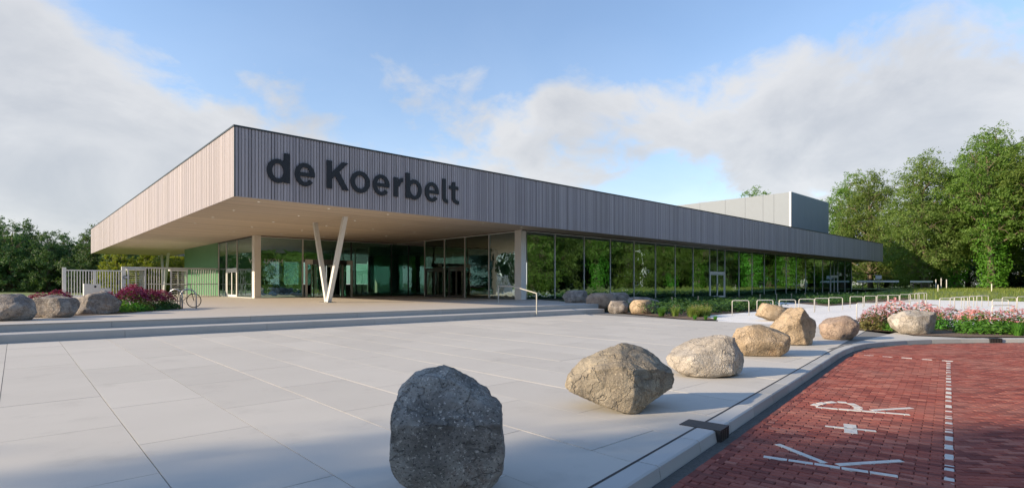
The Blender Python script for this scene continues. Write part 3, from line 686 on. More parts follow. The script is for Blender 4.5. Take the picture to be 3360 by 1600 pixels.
for k in range(3):
    a = R(20 + 120 * k); Mx = Matrix.Rotation(a, 4, 'Z')
    w = MB(); w.box(0.06, -0.03, z0 + .03, 1.62, 0.03, z0 + 0.16, Mx); w.box(0.06, -0.03, 3.12, 1.62, 0.03, 3.25, Mx); w.box(1.54, -0.028, z0 + .161, 1.62, 0.028, 3.119, Mx); w.box(0.06, -0.028, z0 + .161, 0.14, 0.028, 3.119, Mx)
    wo = w.obj('wing', M['paleframe'], rv); MB().box(0.14, -0.006, z0 + .16, 1.54, 0.006, 3.12, Mx).obj('pane', M['lobby'], wo)
# left glazing and the green wall along Y at x = 7.2
LY = [20.98, 25.2, 28.5, 31.1]
for i in range(3):
    a, b = LY[i], LY[i + 1]
    if i == 1: door('door', 7.2, a + .1, 7.2, b - .1, FL + .01, 3.0, M['whitemetal'], M['lobby']); pane_x(a + .03, b - .03, 7.2, 3.06, GT, M['glass'], bld)
    else: pane_x(a + .03, b - .03, 7.2, FL + .03, GT, M['glass'], bld)
    MB().box(7.13, b - .05, FL, 7.27, b + .05, GT - .002).obj('mullion', M['whitemetal'] if i == 1 else M['paleframe'], bld)
MB().box(7.12, 21.1, FL - .02, 7.28, 31.1, FL + .028).obj('sill_frame', M['whitemetal'], bld)
MB().box(7.12, 21.1, GT, 7.28, 31.1, GT + .06).obj('head_frame', M['darkframe'], bld)
MB().box(7.12, 21.1, GT + .062, 7.28, 31.1, ZS - .002).obj('head_closure', M['darkframe'], bld)
for k in range(4): MB().box(7.1, 31.17 + 3.48 * k, FL - .02, 7.16, 31.17 + 3.48 * k + 3.46, ZS - .002).obj('green_panel', M['green'], bld)
MB().box(7.162, 31.1, FL - .02, 7.3, 45.2, ZS - .004).obj('wall', M['interior'], bld)
# interior
MB().box(7.3, 20.6, FL - 0.2, 24.0, 45, FL - 0.02).obj('interior_floor', M['floor'], bld)
MB().box(24.002, 15.4, FL - 0.2, 97, 45, FL - 0.021).obj('interior_floor', M['floor'], bld)
MB().box(20.3, 2.5, FL - 0.2, 97, 15.398, FL - 0.022).obj('interior_floor', M['floor'], bld)
MB().box(20.4, 2.6, ZS - 0.03, 97, 44.9, ZS - 0.004).obj('interior_ceiling', M['ceiling'], bld)
MB().box(7.4, 20.7, ZS - 0.031, 20.395, 44.9, ZS - 0.005).obj('interior_ceiling', M['ceiling'], bld)
MB().box(40, 8.4, FL - .02, 96.8, 8.6, ZS - 0.04).obj('interior_wall', M['backdrop'], bld)
MB().box(30, 22, FL - .02, 30.2, 44.8, ZS - 0.04).obj('interior_wall', M['interior'], bld)
# rear windows of the lobby, seen against the daylight behind
for k in range(9):
    x = 8.0 + 2.5 * k
    if k not in (3, 6): pane_y(x + .25, x + 2.25, 45.1, 1.6, 4.4, M['lobby'], bld)
    MB().box(x - .25, 44.9, FL - .02, x + .248, 45.2, ZS - .006).obj('rear_pier', M['interior'], bld)
MB().box(7.3, 44.95, FL - .02, 30, 45.15, 1.55).obj('rear_wall', M['interior'], bld)
MB().box(7.3, 44.95, 4.45, 30, 45.15, ZS - .008).obj('rear_wall', M['interior'], bld)
# furniture inside the lobby
def desk(x, y, w, d, h_, rz, label):
    e = empty('reception_desk', (x, y, FL - .02), rz); tag(e, label, 'desk')
    MB().box(-w / 2, -d / 2, 0, w / 2, d / 2, h_ - .06).obj('front', M['interior'], e); MB().box(-w / 2 - .05, -d / 2 - .05, h_ - .06, w / 2 + .05, d / 2 + .05, h_).obj('top', M['paleframe'], e)
desk(19, 30, 5.0, 0.9, 1.1, 0.2, 'dark reception desk inside the lobby behind the glass')
# roof details: row of low solar panels near the tall block
for k in range(7):
    e = empty('solar_panel', (82.5 + 2.3 * k, 3.0, ZT - 0.12)); tag(e, 'small tilted solar panel on the flat roof, ' + ORD[k] + ' from the left below the tall block', 'solar panel', 'solar panels on the roof')
    MB().quad((-.8, -.4, .22), (.8, -.4, .22), (.8, .5, .62), (-.8, .5, .62)).obj('panel', M['coping'], e)
    MB().box(-.75, .42, 0, -.7, .47, .58).box(.7, .42, 0, .75, .47, .58).box(-.75, -.38, 0, -.7, -.33, .22).box(.7, -.38, 0, .75, -.33, .22).obj('support', M['steel'], e)
# tall block behind
tb = empty('tall_hall_block', (0, 0, 0)); tag(tb, 'tall grey metal clad hall block rising behind the roof', 'building')
BX0, BX1, BY0, BY1, BH = 81.5, 98.8, 6.3, 48.0, 15.85
MB().box(BX0 + 0.08, BY0 + 0.08, ZT - 0.2, BX1 - .08, BY1, BH - 0.05).obj('core', M['back'], tb)
yy = BY0 + 0.25
for wdt in (2.3, 1.7, 2.9, 3.4, 4.6, 4.2, 4.6, 4.6, 4.6, 4.6, 4.0):
    MB().box(BX0, yy + .015, ZT - .2, BX0 + .075, yy + wdt - .015, BH).obj('cladding_panel', M['mesh_light'], tb); yy += wdt
xx = BX0 + 0.2
for k in range(6):
    MB().box(xx + .015, BY0, ZT - .2, xx + 2.83 - .015, BY0 + .075, BH).obj('cladding_panel', M['mesh_light'], tb); xx += 2.83
MB().box(BX0 - .03, BY0 - .03, ZT - .2, BX0 + .19, BY0 + .24, BH + .04).obj('corner_trim', M['mesh_trim'], tb)
MB().box(BX0 + .2, BY0 - .02, BH + .002, BX1, BY0 + .1, BH + .09).obj('edge_trim', M['mesh_trim'], tb)

# ------------------------------------------------------------------ the sign
sign = empty('facade_sign', (0, -0.02, 0)); tag(sign, 'large black lettering reading de Koerbelt on the timber fascia', 'sign')
glyphs = [('d', 1.39, 2.45, 6.42, 7.83), ('e', 2.69, 3.68, 6.38, 7.50), ('K', 4.28, 5.46, 6.42, 7.83), ('o', 5.56, 6.66, 6.38, 7.52), ('e', 6.84, 7.84, 6.38, 7.50), ('r', 8.09, 8.68, 6.42, 7.48),
          ('b', 8.86, 9.92, 6.40, 7.83), ('e', 10.13, 11.1, 6.38, 7.50), ('l', 11.35, 11.76, 6.40, 7.83), ('t', 11.85, 12.56, 6.40, 7.72)]
def ring(cx, cz, rx, rz, tw, tz, a0=0, a1=360, n=40):
    out_, in_ = [], []
    for k in range(n + 1):
        a = R(a0 + (a1 - a0) * k / n); out_.append((cx + rx * math.cos(a), cz + rz * math.sin(a))); in_.append((cx + (rx - tw) * math.cos(a), cz + (rz - tz) * math.sin(a)))
    return out_, in_
def extr(name, polys, parent):
    """union of flat polygons in the (x, z) plane, each slightly staggered in depth so that no faces coincide"""
    b = MB()
    for k, poly in enumerate(polys):
        y0_ = -0.055 - 0.0015 * k; n = len(poly); s = len(b.v)
        b.v += [(q[0], y0_, q[1]) for q in poly] + [(q[0], -0.002 - 0.0005 * k, q[1]) for q in poly]
        b.f.append(tuple(s + i for i in range(n))); b.f.append(tuple(s + n + i for i in reversed(range(n))))
        for i in range(n): j = (i + 1) % n; b.f.append((s + j, s + i, s + n + i, s + n + j))
    return b.obj(name, M['letter'], parent)
def rpoly(o_, i_):
    return [[o_[k], o_[k + 1], i_[k + 1], i_[k]] for k in range(len(o_) - 1)]
def ringobj_polys(cx, cz, rx, rz, tw, tz, a0=0, a1=360, n=40):
    o_, i_ = ring(cx, cz, rx, rz, tw, tz, a0, a1, n); return o_ + list(reversed(i_)) if a1 - a0 < 360 else None, (o_, i_)
def add_ring(b, y0_, o_, i_, closed):
    n = len(o_); s = len(b.v)
    for lst, yy_ in ((o_, y0_), (i_, y0_), (o_, -0.002), (i_, -0.002)): b.v += [(q[0], yy_, q[1]) for q in lst]
    for k in range(n - 1):
        b.f.append((s + k, s + n + k, s + n + k + 1, s + k + 1)); b.f.append((s + 2 * n + k, s + k, s + k + 1, s + 2 * n + k + 1)); b.f.append((s + n + k, s + 3 * n + k, s + 3 * n + k + 1, s + n + k + 1))
    if not closed:
        for k in (0, n - 1): b.f.append((s + k, s + n + k, s + 3 * n + k, s + 2 * n + k))
def add_poly(b, y0_, poly):
    n = len(poly); s = len(b.v); b.v += [(q[0], y0_, q[1]) for q in poly] + [(q[0], -0.002, q[1]) for q in poly]
    b.f.append(tuple(s + i for i in range(n)))
    for i in range(n): j = (i + 1) % n; b.f.append((s + j, s + i, s + n + i, s + n + j))
SW = 0.27
for ch, x0, x1, z0, z1 in glyphs:
    b = MB(); xc = (x0 + x1) / 2; w = x1 - x0; XH = 1.13; Y1, Y2, Y3 = -0.055, -0.058, -0.061
    if ch in 'de o'.replace(' ', '') or ch == 'b':
        pass
    if ch == 'o': add_ring(b, Y1, *ring(xc, 6.95, w / 2, 0.57, 0.25, 0.22), True)
    elif ch == 'e':
        add_ring(b, Y1, *ring(xc, 6.945, w / 2, 0.565, 0.235, 0.20, 4, 322, 44), False)
        add_poly(b, Y2, [(x0 + .16, 6.86), (x1 - 0.005, 6.86), (x1 - 0.005, 7.04), (x0 + .16, 7.04)])
    elif ch == 'd':
        add_ring(b, Y1, *ring(x0 + (w - .05) / 2, 6.945, (w - .05) / 2, 0.565, 0.24, 0.21), True); add_poly(b, Y2, [(x1 - SW, 6.42), (x1, 6.42), (x1, 7.83), (x1 - SW, 7.83)])
    elif ch == 'b':
        add_ring(b, Y1, *ring(x1 - (w - .05) / 2, 6.945, (w - .05) / 2, 0.565, 0.24, 0.21), True); add_poly(b, Y2, [(x0, 6.42), (x0 + SW, 6.42), (x0 + SW, 7.83), (x0, 7.83)])
    elif ch == 'K':
        add_poly(b, Y1, [(x0, 6.42), (x0 + .285, 6.42), (x0 + .285, 7.83), (x0, 7.83)])
        add_poly(b, Y2, [(x0 + .25, 6.88), (x0 + .25, 7.22), (x1 - .36, 7.83), (x1 - .03, 7.83)])
        add_poly(b, Y3, [(x0 + .42, 7.12), (x0 + .66, 7.32), (x1, 6.42), (x1 - .33, 6.42)])
    elif ch == 'r':
        add_poly(b, Y1, [(x0, 6.42), (x0 + SW, 6.42), (x0 + SW, 7.48), (x0, 7.48)])
        add_ring(b, Y2, *ring(x1, 6.98, w - 0.16, 0.52, 0.22, 0.23, 88, 176, 16), False)
    elif ch == 'l':
        add_poly(b, Y1, [(x0, 6.66), (x0 + .25, 6.66), (x0 + .25, 7.83), (x0, 7.83)]); add_ring(b, Y2, *ring(x1, 6.70, w, 0.30, 0.25, 0.21, 180, 270, 14), False)
    elif ch == 't':
        a = x0 + .20; add_poly(b, Y1, [(a, 6.72), (a + .25, 6.72), (a + .25, 7.74), (a, 7.70)]); add_poly(b, Y2, [(x0, 7.28), (x1 - .04, 7.28), (x1 - .04, 7.47), (x0, 7.47)])
        add_ring(b, Y3, *ring(x1, 6.76, x1 - a, 0.36, 0.25, 0.21, 180, 270, 14), False)
    b.obj('letter', M['letter'], sign)
# thin WELKOM lettering on the lobby glass
wk = empty('welcome_lettering', (0, 0, 0)); tag(wk, 'thin pale letters reading WELKOM on the lobby glass beside the left column', 'lettering')
def line_letter(segs, x, z, w, h_):
    b = MB()
    for (a, c) in segs:
        p0 = Vector((x + a[0] * w, WY - 0.045, z + a[1] * h_)); p1 = Vector((x + c[0] * w, WY - 0.045, z + c[1] * h_)); b.tube([p0, p1], 0.016, 4)
    b.obj('letter', M['whitemetal'], wk)
OO = [((.5 + .5 * math.cos(R(30 * k)), .5 + .5 * math.sin(R(30 * k))), (.5 + .5 * math.cos(R(30 * k + 30)), .5 + .5 * math.sin(R(30 * k + 30)))) for k in range(12)]
WL = [([((0, 1), (.25, 0)), ((.25, 0), (.5, .8)), ((.5, .8), (.75, 0)), ((.75, 0), (1, 1))], 6.75), ([((0, 0), (0, 1)), ((0, 0), (.7, 0)), ((0, .5), (.6, .5)), ((0, 1), (.7, 1))], 7.28), ([((0, 0), (0, 1)), ((0, 0), (.7, 0))], 7.98), ([((0, 0), (0, 1)), ((0, .4), (.8, 1)), ((.25, .6), (.85, 0))], 8.22), (OO, 8.58), ([((0, 0), (0, 1)), ((0, 1), (.5, .2)), ((.5, .2), (1, 1)), ((1, 1), (1, 0))], 9.05)]
for segs, x in WL: line_letter(segs, x, 3.32, 0.34, 0.36)

# ------------------------------------------------------------------ handrail
hr = empty('handrail', (0, 0, 0)); tag(hr, 'pale metal handrail with bent top rail on the entrance steps', 'handrail')
hA, hB, hK = Vector((11.55, -7.72, 0)), Vector((13.7, -2.4, FL)), None
ztop_l, ztop_h = 1.14, FL + 1.03
p_k = hA.lerp(hB, 0.55)
for pt, zt in ((hA, ztop_l), (hB, ztop_h)): MB().tube([(pt.x, pt.y, pt.z - .02), (pt.x, pt.y, zt)], 0.032, 8).obj('post', M['rack'], hr)
MB().tube([(hA.x, hA.y, ztop_l), (p_k.x, p_k.y, ztop_h - .02), (hB.x, hB.y, ztop_h)], 0.03, 8).obj('top_rail', M['rack'], hr)

# ------------------------------------------------------------------ boulders
def boulder(name, loc, dims, seed, mat, planes=(), label='', level=4, rough=0.07, rz=None, tilt=0.0, pw=0.86, group=None):
    bm = bmesh.new(); bmesh.ops.create_icosphere(bm, subdivisions=level, radius=1.0)
    rg = random.Random(seed); off = Vector((rg.uniform(-50, 50), rg.uniform(-50, 50), rg.uniform(-50, 50)))
    pl = [(Vector(n).normalized(), d, s) for n, d, s in planes]
    for _ in range(9):
        n = Vector((rg.gauss(0, 1), rg.gauss(0, 1), rg.gauss(0, .8))).normalized(); pl.append((n, rg.uniform(0.80, 0.93), 0.85))
    pl.append((Vector((0, 0, -1)), 0.74, 1.0))
    for v in bm.verts:
        p = v.co.copy()
        p = Vector([math.copysign(abs(q_) ** pw, q_) for q_ in p])
        for n, d, s in pl:
            e = p.dot(n) - d
            if e > 0: p -= n * (e * s)
        q = p * 1.1 + off
        h_ = mnoise.noise(q) * rough * 1.1 + mnoise.noise(q * 2.3) * rough * .7 + mnoise.noise(q * 5.1) * rough * .33 + mnoise.noise(q * 12) * rough * .15 + mnoise.noise(q * 27) * rough * .07
        rdg = 1 - abs(mnoise.noise(q * 1.6 + Vector((9, 3, 1)))); h_ -= max(0, rdg - 0.86) * rough * 2.2
        v.co = p + p.normalized() * h_
    xs_ = [v.co.x for v in bm.verts]; ys_ = [v.co.y for v in bm.verts]; zs_ = [v.co.z for v in bm.verts]
    sx, sy, sz = (dims[0] / (max(xs_) - min(xs_)), dims[1] / (max(ys_) - min(ys_)), dims[2] / (max(zs_) - min(zs_)))
    mx, my, mz = (max(xs_) + min(xs_)) / 2, (max(ys_) + min(ys_)) / 2, min(zs_)
    for v in bm.verts: v.co = Vector(((v.co.x - mx) * sx, (v.co.y - my) * sy, (v.co.z - mz) * sz - 0.012))
    me = bpy.data.meshes.new(name); bm.to_mesh(me); bm.free(); me.materials.append(mat); me.polygons.foreach_set('use_smooth', [True] * len(me.polygons))
    o = link(name, me, None, loc, (0, tilt, (HEAD - R(90)) if rz is None else rz)); return tag(o, label, 'boulder', group)
S1 = stone('dark granite', (0.46, 0.43, 0.385), (0.19, 0.175, 0.155), (0.20, 0.12, 0.08), 0.75, 52, 1.4)
S2 = stone('grey tan granite', (0.44, 0.375, 0.275), (0.26, 0.22, 0.165), (0.30, 0.20, 0.11), 0.35, 55)
S3 = stone('pale granite', (0.56, 0.51, 0.44), (0.40, 0.35, 0.29), (0.38, 0.27, 0.17), 0.4, 50)
S4 = stone('tan granite', (0.50, 0.385, 0.26), (0.35, 0.26, 0.165), (0.36, 0.20, 0.09), 0.5, 40)
S5 = stone('pinkish granite', (0.48, 0.36, 0.27), (0.34, 0.25, 0.19), (0.38, 0.21, 0.12), 0.4, 40)
S6 = stone('grey weathered stone', (0.40, 0.36, 0.32), (0.20, 0.175, 0.16), (0.34, 0.22, 0.13), 0.5, 34)
PB = 'boulders along the plaza edge'
def at(U, V, back=0.0): q = Vector((U, V)) + FWD.xy * back; return (q.x, q.y, 0)
boulder('boulder', at(-4.86, -23.13, 0.10), (0.85, 0.86, 0.97), 12, S1, [((0, 0, 1), .80, .9), ((0.50, 0, 0.87), 0.70, .9), ((-0.8, 0, 0.6), 0.98, .9), ((-1, 0, 0), .84, .9), ((1, 0, 0), .84, .9), ((0.05, -0.70, 0.71), 0.70, .95), ((0.05, -0.92, -0.40), 0.56, .95), ((.75, 0, -.66), .92, .9), ((-.75, 0, -.66), .92, .9)], 'big dark grey boulder in the shade, nearest the camera', 6, 0.085, pw=.72, group=PB)
boulder('boulder', at(-1.59, -22.35, 0.2), (1.42, 1.0, 0.83), 24, S2, [((-0.55, -0.25, 0.80), 0.66, .85), ((0.50, -0.35, 0.80), 0.66, .85), ((0.62, -0.75, -0.05), 0.66, .9), ((-0.45, -0.88, 0.0), 0.70, .9), ((-.45, 0, -.9), .66, .9), ((.65, 0, -.76), .70, .85)], 'grey tan boulder with a ridge, second from the camera on the plaza edge', 6, 0.08, group=PB)
boulder('boulder', at(1.62, -21.87, 0.2), (1.38, 0.95, 0.72), 31, S3, [((-0.62, -0.15, 0.77), 0.55, .9), ((0.85, -0.5, 0.1), 0.72, .9), ((0.1, -0.9, .3), .70, .8)], 'pale whitish boulder tapering to the left, third from the camera on the plaza edge', 5, 0.07, group=PB)
boulder('boulder', at(4.98, -21.38, 0.25), (1.32, 1.0, 0.70), 45, S4, [((0, -0.8, 0.6), 0.7, .8), ((0.5, -.2, .85), .78, .8)], 'rounded tan boulder between the pale boulder and the tall one', 5, 0.06, group=PB)
boulder('boulder', at(7.92, -21.09, 0.25), (1.15, 0.95, 1.0), 52, S4, [((-0.72, -0.1, 0.68), 0.50, .9), ((0.7, -0.7, 0.1), 0.66, .9), ((.6, 0, .8), .82, .9), ((-.9, 0, -.4), .70, .8)], 'tallest sandy boulder with a notched left shoulder in the row', 5, 0.09, group=PB)
boulder('boulder', at(10.26, -21.44, 0.25), (1.08, 0.9, 0.70), 66, S5, [((-0.5, 0, 0.86), 0.72, .9)], 'pinkish brown rounded boulder at the bend of the kerb', 5, 0.06, group=PB)
boulder('boulder', at(16.87, -16.86, 0.25), (1.32, 0.9, 0.78), 71, S4, [((0.35, 0, 0.93), 0.62, .9), ((-.8, -.3, .4), .75, .8), ((-.4, 0, -.9), .62, .9)], 'sandy boulder standing apart in front of the bicycle hoops', 4, 0.07, group=PB)
boulder('boulder', at(14.0, -22.53, 0.25), (1.55, 1.05, 0.78), 83, S3, [((0.0, -0.3, 0.95), 0.66, .9), ((0.75, -0.6, -0.1), 0.66, .9), ((-.8, 0, .6), .76, .8)], 'large cream boulder in the right flower bed', 5, 0.07, group=PB)
# pile beside the steps
for k, (u_, v_, z_, dm, sd_, mt, lab) in enumerate([
        (18.2, -4.5, FL - .15, (1.7, 1.2, 0.95), 3, S6, 'dark grey boulder highest in the pile by the steps'),
        (18.1, -6.5, 0.15, (1.75, 1.2, 0.95), 5, S5, 'reddish boulder in the middle of the pile by the steps'),
        (17.0, -8.6, 0.0, (1.15, 1.0, 0.70), 8, S6, 'small grey boulder low in the pile by the steps'),
        (17.3, -9.9, 0.0, (1.35, 1.0, 0.78), 13, S4, 'golden boulder at the sunny foot of the pile by the steps'),
        (18.6, -9.6, 0.0, (0.95, 0.9, 0.55), 17, S6, 'small dark boulder right behind the golden one by the steps'),
        (20.0, -6.3, 0.25, (1.7, 1.1, 0.85), 19, S6, 'flat grey boulder behind the reddish one in the pile'),
        (20.2, -8.0, 0.10, (2.0, 1.2, 0.75), 22, S6, 'long flat grey boulder at the back of the pile')]):
    boulder('boulder', (u_, v_, z_), dm, sd_, mt, [((0, 0, 1), 0.8, .8)], lab, 4, 0.08, group='boulder pile beside the steps')
# left boulders on the terrace
for u_, v_, dm, sd_, mt, lab, pl in [
        (-7.55, -2.85, (1.75, 1.3, 0.86), 101, S6, 'large grey weathered boulder at the left edge on the terrace', [((-.3, 0, .95), .8, .8)]),
        (-6.25, -1.85, (1.5, 1.0, 0.70), 104, S6, 'brown flat topped boulder, middle of three on the terrace', [((0, 0, 1), 0.55, .95), ((0, -1, 0), .7, .9)]),
        (-4.95, -0.35, (1.5, 1.2, 0.92), 109, S6, 'rust stained boulder, right of three on the terrace', [((-.5, 0, .86), .62, .9), ((.55, -.8, 0), .62, .9), ((-.4, -.9, .2), .66, .9)]),
        (-6.2, 0.6, (1.4, 1.0, 0.75), 114, S6, 'small grey boulder half hidden behind the terrace boulders', [])]:
    boulder('boulder', (u_, v_, FL), dm, sd_, mt, pl, lab, 5, 0.08, group='boulders on the terrace')

# ------------------------------------------------------------------ bicycle hoops
def hoop_mesh(w=1.2, h_=0.76, r_=0.09, t=0.023):
    P = [(0, 0, -0.02), (0, 0, h_ - r_)]
    for k in range(1, 6): a = R(90 * k / 5); P.append((0, r_ - r_ * math.cos(a), h_ - r_ + r_ * math.sin(a)))
    for k in range(0, 6): a = R(90 * k / 5); P.append((0, w - r_ + r_ * math.sin(a), h_ - r_ + r_ * math.cos(a)))
    P.append((0, w, -0.02)); return MB().tube(P, t, 8).mesh('bicycle_hoop', M['rack'], True)
HM = hoop_mesh(0.86)
rowA = [(19.79, -13.63), (21.4, -14.2), (22.74, -14.8), (25.1, -14.95), (27.5, -14.97), (30.0, -14.94), (34.0, -15.0), (37.04, -15.04), (39.58, -15.2), (41.6, -15.4), (45.54, -15.35), (49.81, -15.1), (53.0, -14.9), (56.14, -14.54)]
rowB = [(20.17, -19.1), (21.6, -19.5), (23.4, -19.7), (25.73, -19.55), (28.24, -19.42), (33.32, -19.89), (35.85, -20.0), (37.41, -19.99), (39.2, -20.08), (41.5, -20.2), (43.79, -20.32)]
rowC = [(19.43, -21.38), (21.32, -23.49), (31.52, -22.43), (38.25, -22.2), (42.2, -22.59)]
for row, ph in ((rowA, 'the row nearest the building'), (rowB, 'the middle row'), (rowC, 'the row behind the flower bed')):
    for k, (x, y) in enumerate(row):
        o_ = link('bicycle_hoop', HM, None, (x, y, -0.004), (0, 0, HEAD - R(180) + rnd.uniform(-.05, .05)))
        tag(o_, 'cream steel bicycle hoop, ' + ORD[k] + ' from the left in ' + ph, 'bike rack', 'bicycle hoops on the forecourt')
# stainless arches on the terrace
def arch(loc, rz, label):
    P = [(-.34, 0, -.02), (-.34, 0, .56)] + [(-.34 * math.cos(R(15 * k)), 0, .56 + .34 * math.sin(R(15 * k))) for k in range(1, 12)] + [(.34, 0, .56), (.34, 0, -.02)]
    tag(MB().tube(P, 0.03, 8).obj('bicycle_arch', M['steel'], None, True), label, 'bike rack', 'round arches on the terrace')
    o_ = C.objects[-1]; o_.location = loc; o_.rotation_euler = (0, 0, rz)
arch((-1.80, 2.62, FL), HEAD - R(90) - .1, 'stainless steel bicycle arch on the terrace, left of two')
arch((-1.25, 2.75, FL), HEAD - R(90) + .25, 'stainless steel bicycle arch on the terrace, right of two')
# parked bicycle
def bicycle(loc, rz):
    e = empty('bicycle', loc, rz); tag(e, 'dark city bicycle parked behind the round arches on the terrace', 'bicycle')
    for x in (-0.53, 0.53):
        P = [(x + 0.33 * math.cos(R(15 * k)), 0, 0.345 + 0.33 * math.sin(R(15 * k))) for k in range(25)]
        w = link('wheel', MB().tube(P, 0.022, 6, False).mesh('wheel', M['rubber'], True), e)
        sp_ = MB()
        for k in range(9): a = R(40 * k); sp_.tube([(x, 0, .345), (x + .32 * math.cos(a), 0, .345 + .32 * math.sin(a))], 0.004, 3)
        sp_.obj('spokes', M['steel'], w)
    fr_ = MB(); B0, S0, H0, H1 = (0.0, 0, .30), (-.20, 0, .82), (.40, 0, .88), (.44, 0, .72)
    for a, b in ((B0, S0), (S0, H0), (B0, H1), ((-.53, 0, .345), B0), ((-.53, 0, .345), (-.18, 0, .76)), (H0, (.53, 0, .345))): fr_.tube([a, b], 0.018, 6)
    fr_.obj('frame', M['black'], e); MB().tube([(-.20, 0, .82), (-.23, 0, .98)], 0.014, 6).obj('seat_post', M['steel'], e)
    MB().box(-.36, -.07, .98, -.12, .07, 1.04).obj('saddle', M['black'], e)
    MB().tube([(.40, 0, .88), (.37, 0, 1.10)], 0.014, 6).tube([(.22, -.30, 1.10), (.37, -.12, 1.13), (.37, .12, 1.13), (.22, .30, 1.10)], 0.015, 6).obj('handlebar', M['black'], e)
    MB().box(-.80, -.07, .70, -.34, .07, .73).obj('luggage_carrier', M['black'], e)
    MB().tube([(0, .06, .30), (.10, .06, .18)], .012, 5).tube([(0, -.06, .30), (-.10, -.06, .42)], .012, 5).obj('crank', M['steel'], e)
bicycle((-1.30, 3.75, FL), HEAD - R(90) + 0.12)

# ------------------------------------------------------------------ fence, turnstiles, cabinet
FY = 31.0
fn = empty('bar_fence', (0, 0, 0)); tag(fn, 'pale grey vertical bar fence at the left of the terrace', 'fence')
MB().box(-4.45, FY - .12, FL - .02, -4.2, FY + .12, 2.95).obj('post', M['whitemetal'], fn)
MB().box(-4.2, FY - .04, 2.68, -0.5, FY + .04, 2.78).obj('top_rail', M['whitemetal'], fn); MB().box(-4.2, FY - .04, FL + .10, -.5, FY + .04, FL + .18).obj('bottom_rail', M['whitemetal'], fn)
MB().box(-2.45, FY - .07, FL - .02, -2.25, FY + .07, 2.74).obj('post', M['whitemetal'], fn)
bar = MB().box(-.028, -.028, FL + .18, .028, .028, 2.68).mesh('bar', M['whitemetal'])
for k in range(19):
    x = -4.05 + .188 * k
    if abs(x + 2.35) > .13: link('bar', bar, fn, (x, FY, 0))
gt_ = empty('gate_frame', (0, 0, 0)); tag(gt_, 'taller pale bar fence and gate frame joining the green wall', 'fence')
MB().box(-.5, FY - .15, FL - .02, -.2, FY + .15, 3.1).obj('post', M['whitemetal'], gt_); MB().box(-.2, FY - .06, 2.96, 7.08, FY + .06, 3.1).obj('top_rail', M['whitemetal'], gt_)
bar2 = MB().box(-.03, -.03, FL - .02, .03, .03, 2.96).mesh('bar', M['whitemetal'])
for k in range(7): link('bar', bar2, gt_, (1.5 + .2 * k, FY, 0))
for k in range(11): link('bar', bar2, gt_, (4.85 + .2 * k, FY, 0))
MB().box(1.4, FY - .05, 1.55, 7.05, FY - .035, 1.63).obj('middle_rail', M['whitemetal'], gt_)
def turnstile(x, label):
    e = empty('turnstile', (x, FY, FL - .02)); tag(e, label, 'turnstile', 'full height turnstiles')
    for q in (-.62, .62): MB().box(q - .06, -.5, 0, q + .06, -.38, 2.5).obj('post', M['whitemetal'], e)
    MB().box(-.68, -.55, 2.35, .68, .5, 2.5).obj('top_frame', M['whitemetal'], e)
    MB().tube([(0, -.05, 0), (0, -.05, 2.35)], .05, 8).obj('rotor', M['steel'], e)
    arm = MB()
    arm.tube([(0, 0, 0), (.58, -.30, 0)], .024, 5).tube([(0, 0, 0), (-.58, -.30, 0)], .024, 5).tube([(0, 0, 0), (0, .55, 0)], .024, 5); am = arm.mesh('rotor_arms', M['whitemetal'])
    for k in range(11): link('rotor_arms', am, e, (0, -.05, .25 + .19 * k))
    comb_ = MB().box(.18, -.46, -.02, .60, -.42, .02).mesh('comb_bar', M['whitemetal'])
    for k in range(11): link('comb_bar', comb_, e, (0, 0, .34 + .19 * k))
turnstile(0.55, 'full height turnstile with horizontal arms, left of two'); turnstile(3.75, 'full height turnstile with horizontal arms, right of two by the green wall')
rd = empty('card_reader', (-.35, FY - .16, 0)); tag(rd, 'small dark card reader box fixed on the gate post', 'card reader'); MB().box(-.02, -.1, 2.05, .42, -.005, 2.3).obj('case', M['black'], rd); MB().box(.03, -.108, 2.1, .37, -.1005, 2.26).obj('face', M['paleframe'], rd)
cb = empty('equipment_cabinet', (-3.2, 29.4, 0)); tag(cb, 'white metal equipment cabinet with lower wing in front of the fence', 'cabinet')
MB().box(0, -.4, lawn_l(-3.9, 29), .30, .4, 1.62).obj('side', M['whitemetal'], cb); MB().box(.302, -.38, .2, 1.1, .38, 1.60).obj('body', M['whitemetal'], cb); MB().box(1.102, -.38, .2, 1.8, .38, 1.25).obj('wing', M['whitemetal'], cb)
MB().box(.66, -.392, 1.30, .80, -.381, 1.46).obj('lock', M['black'], cb)

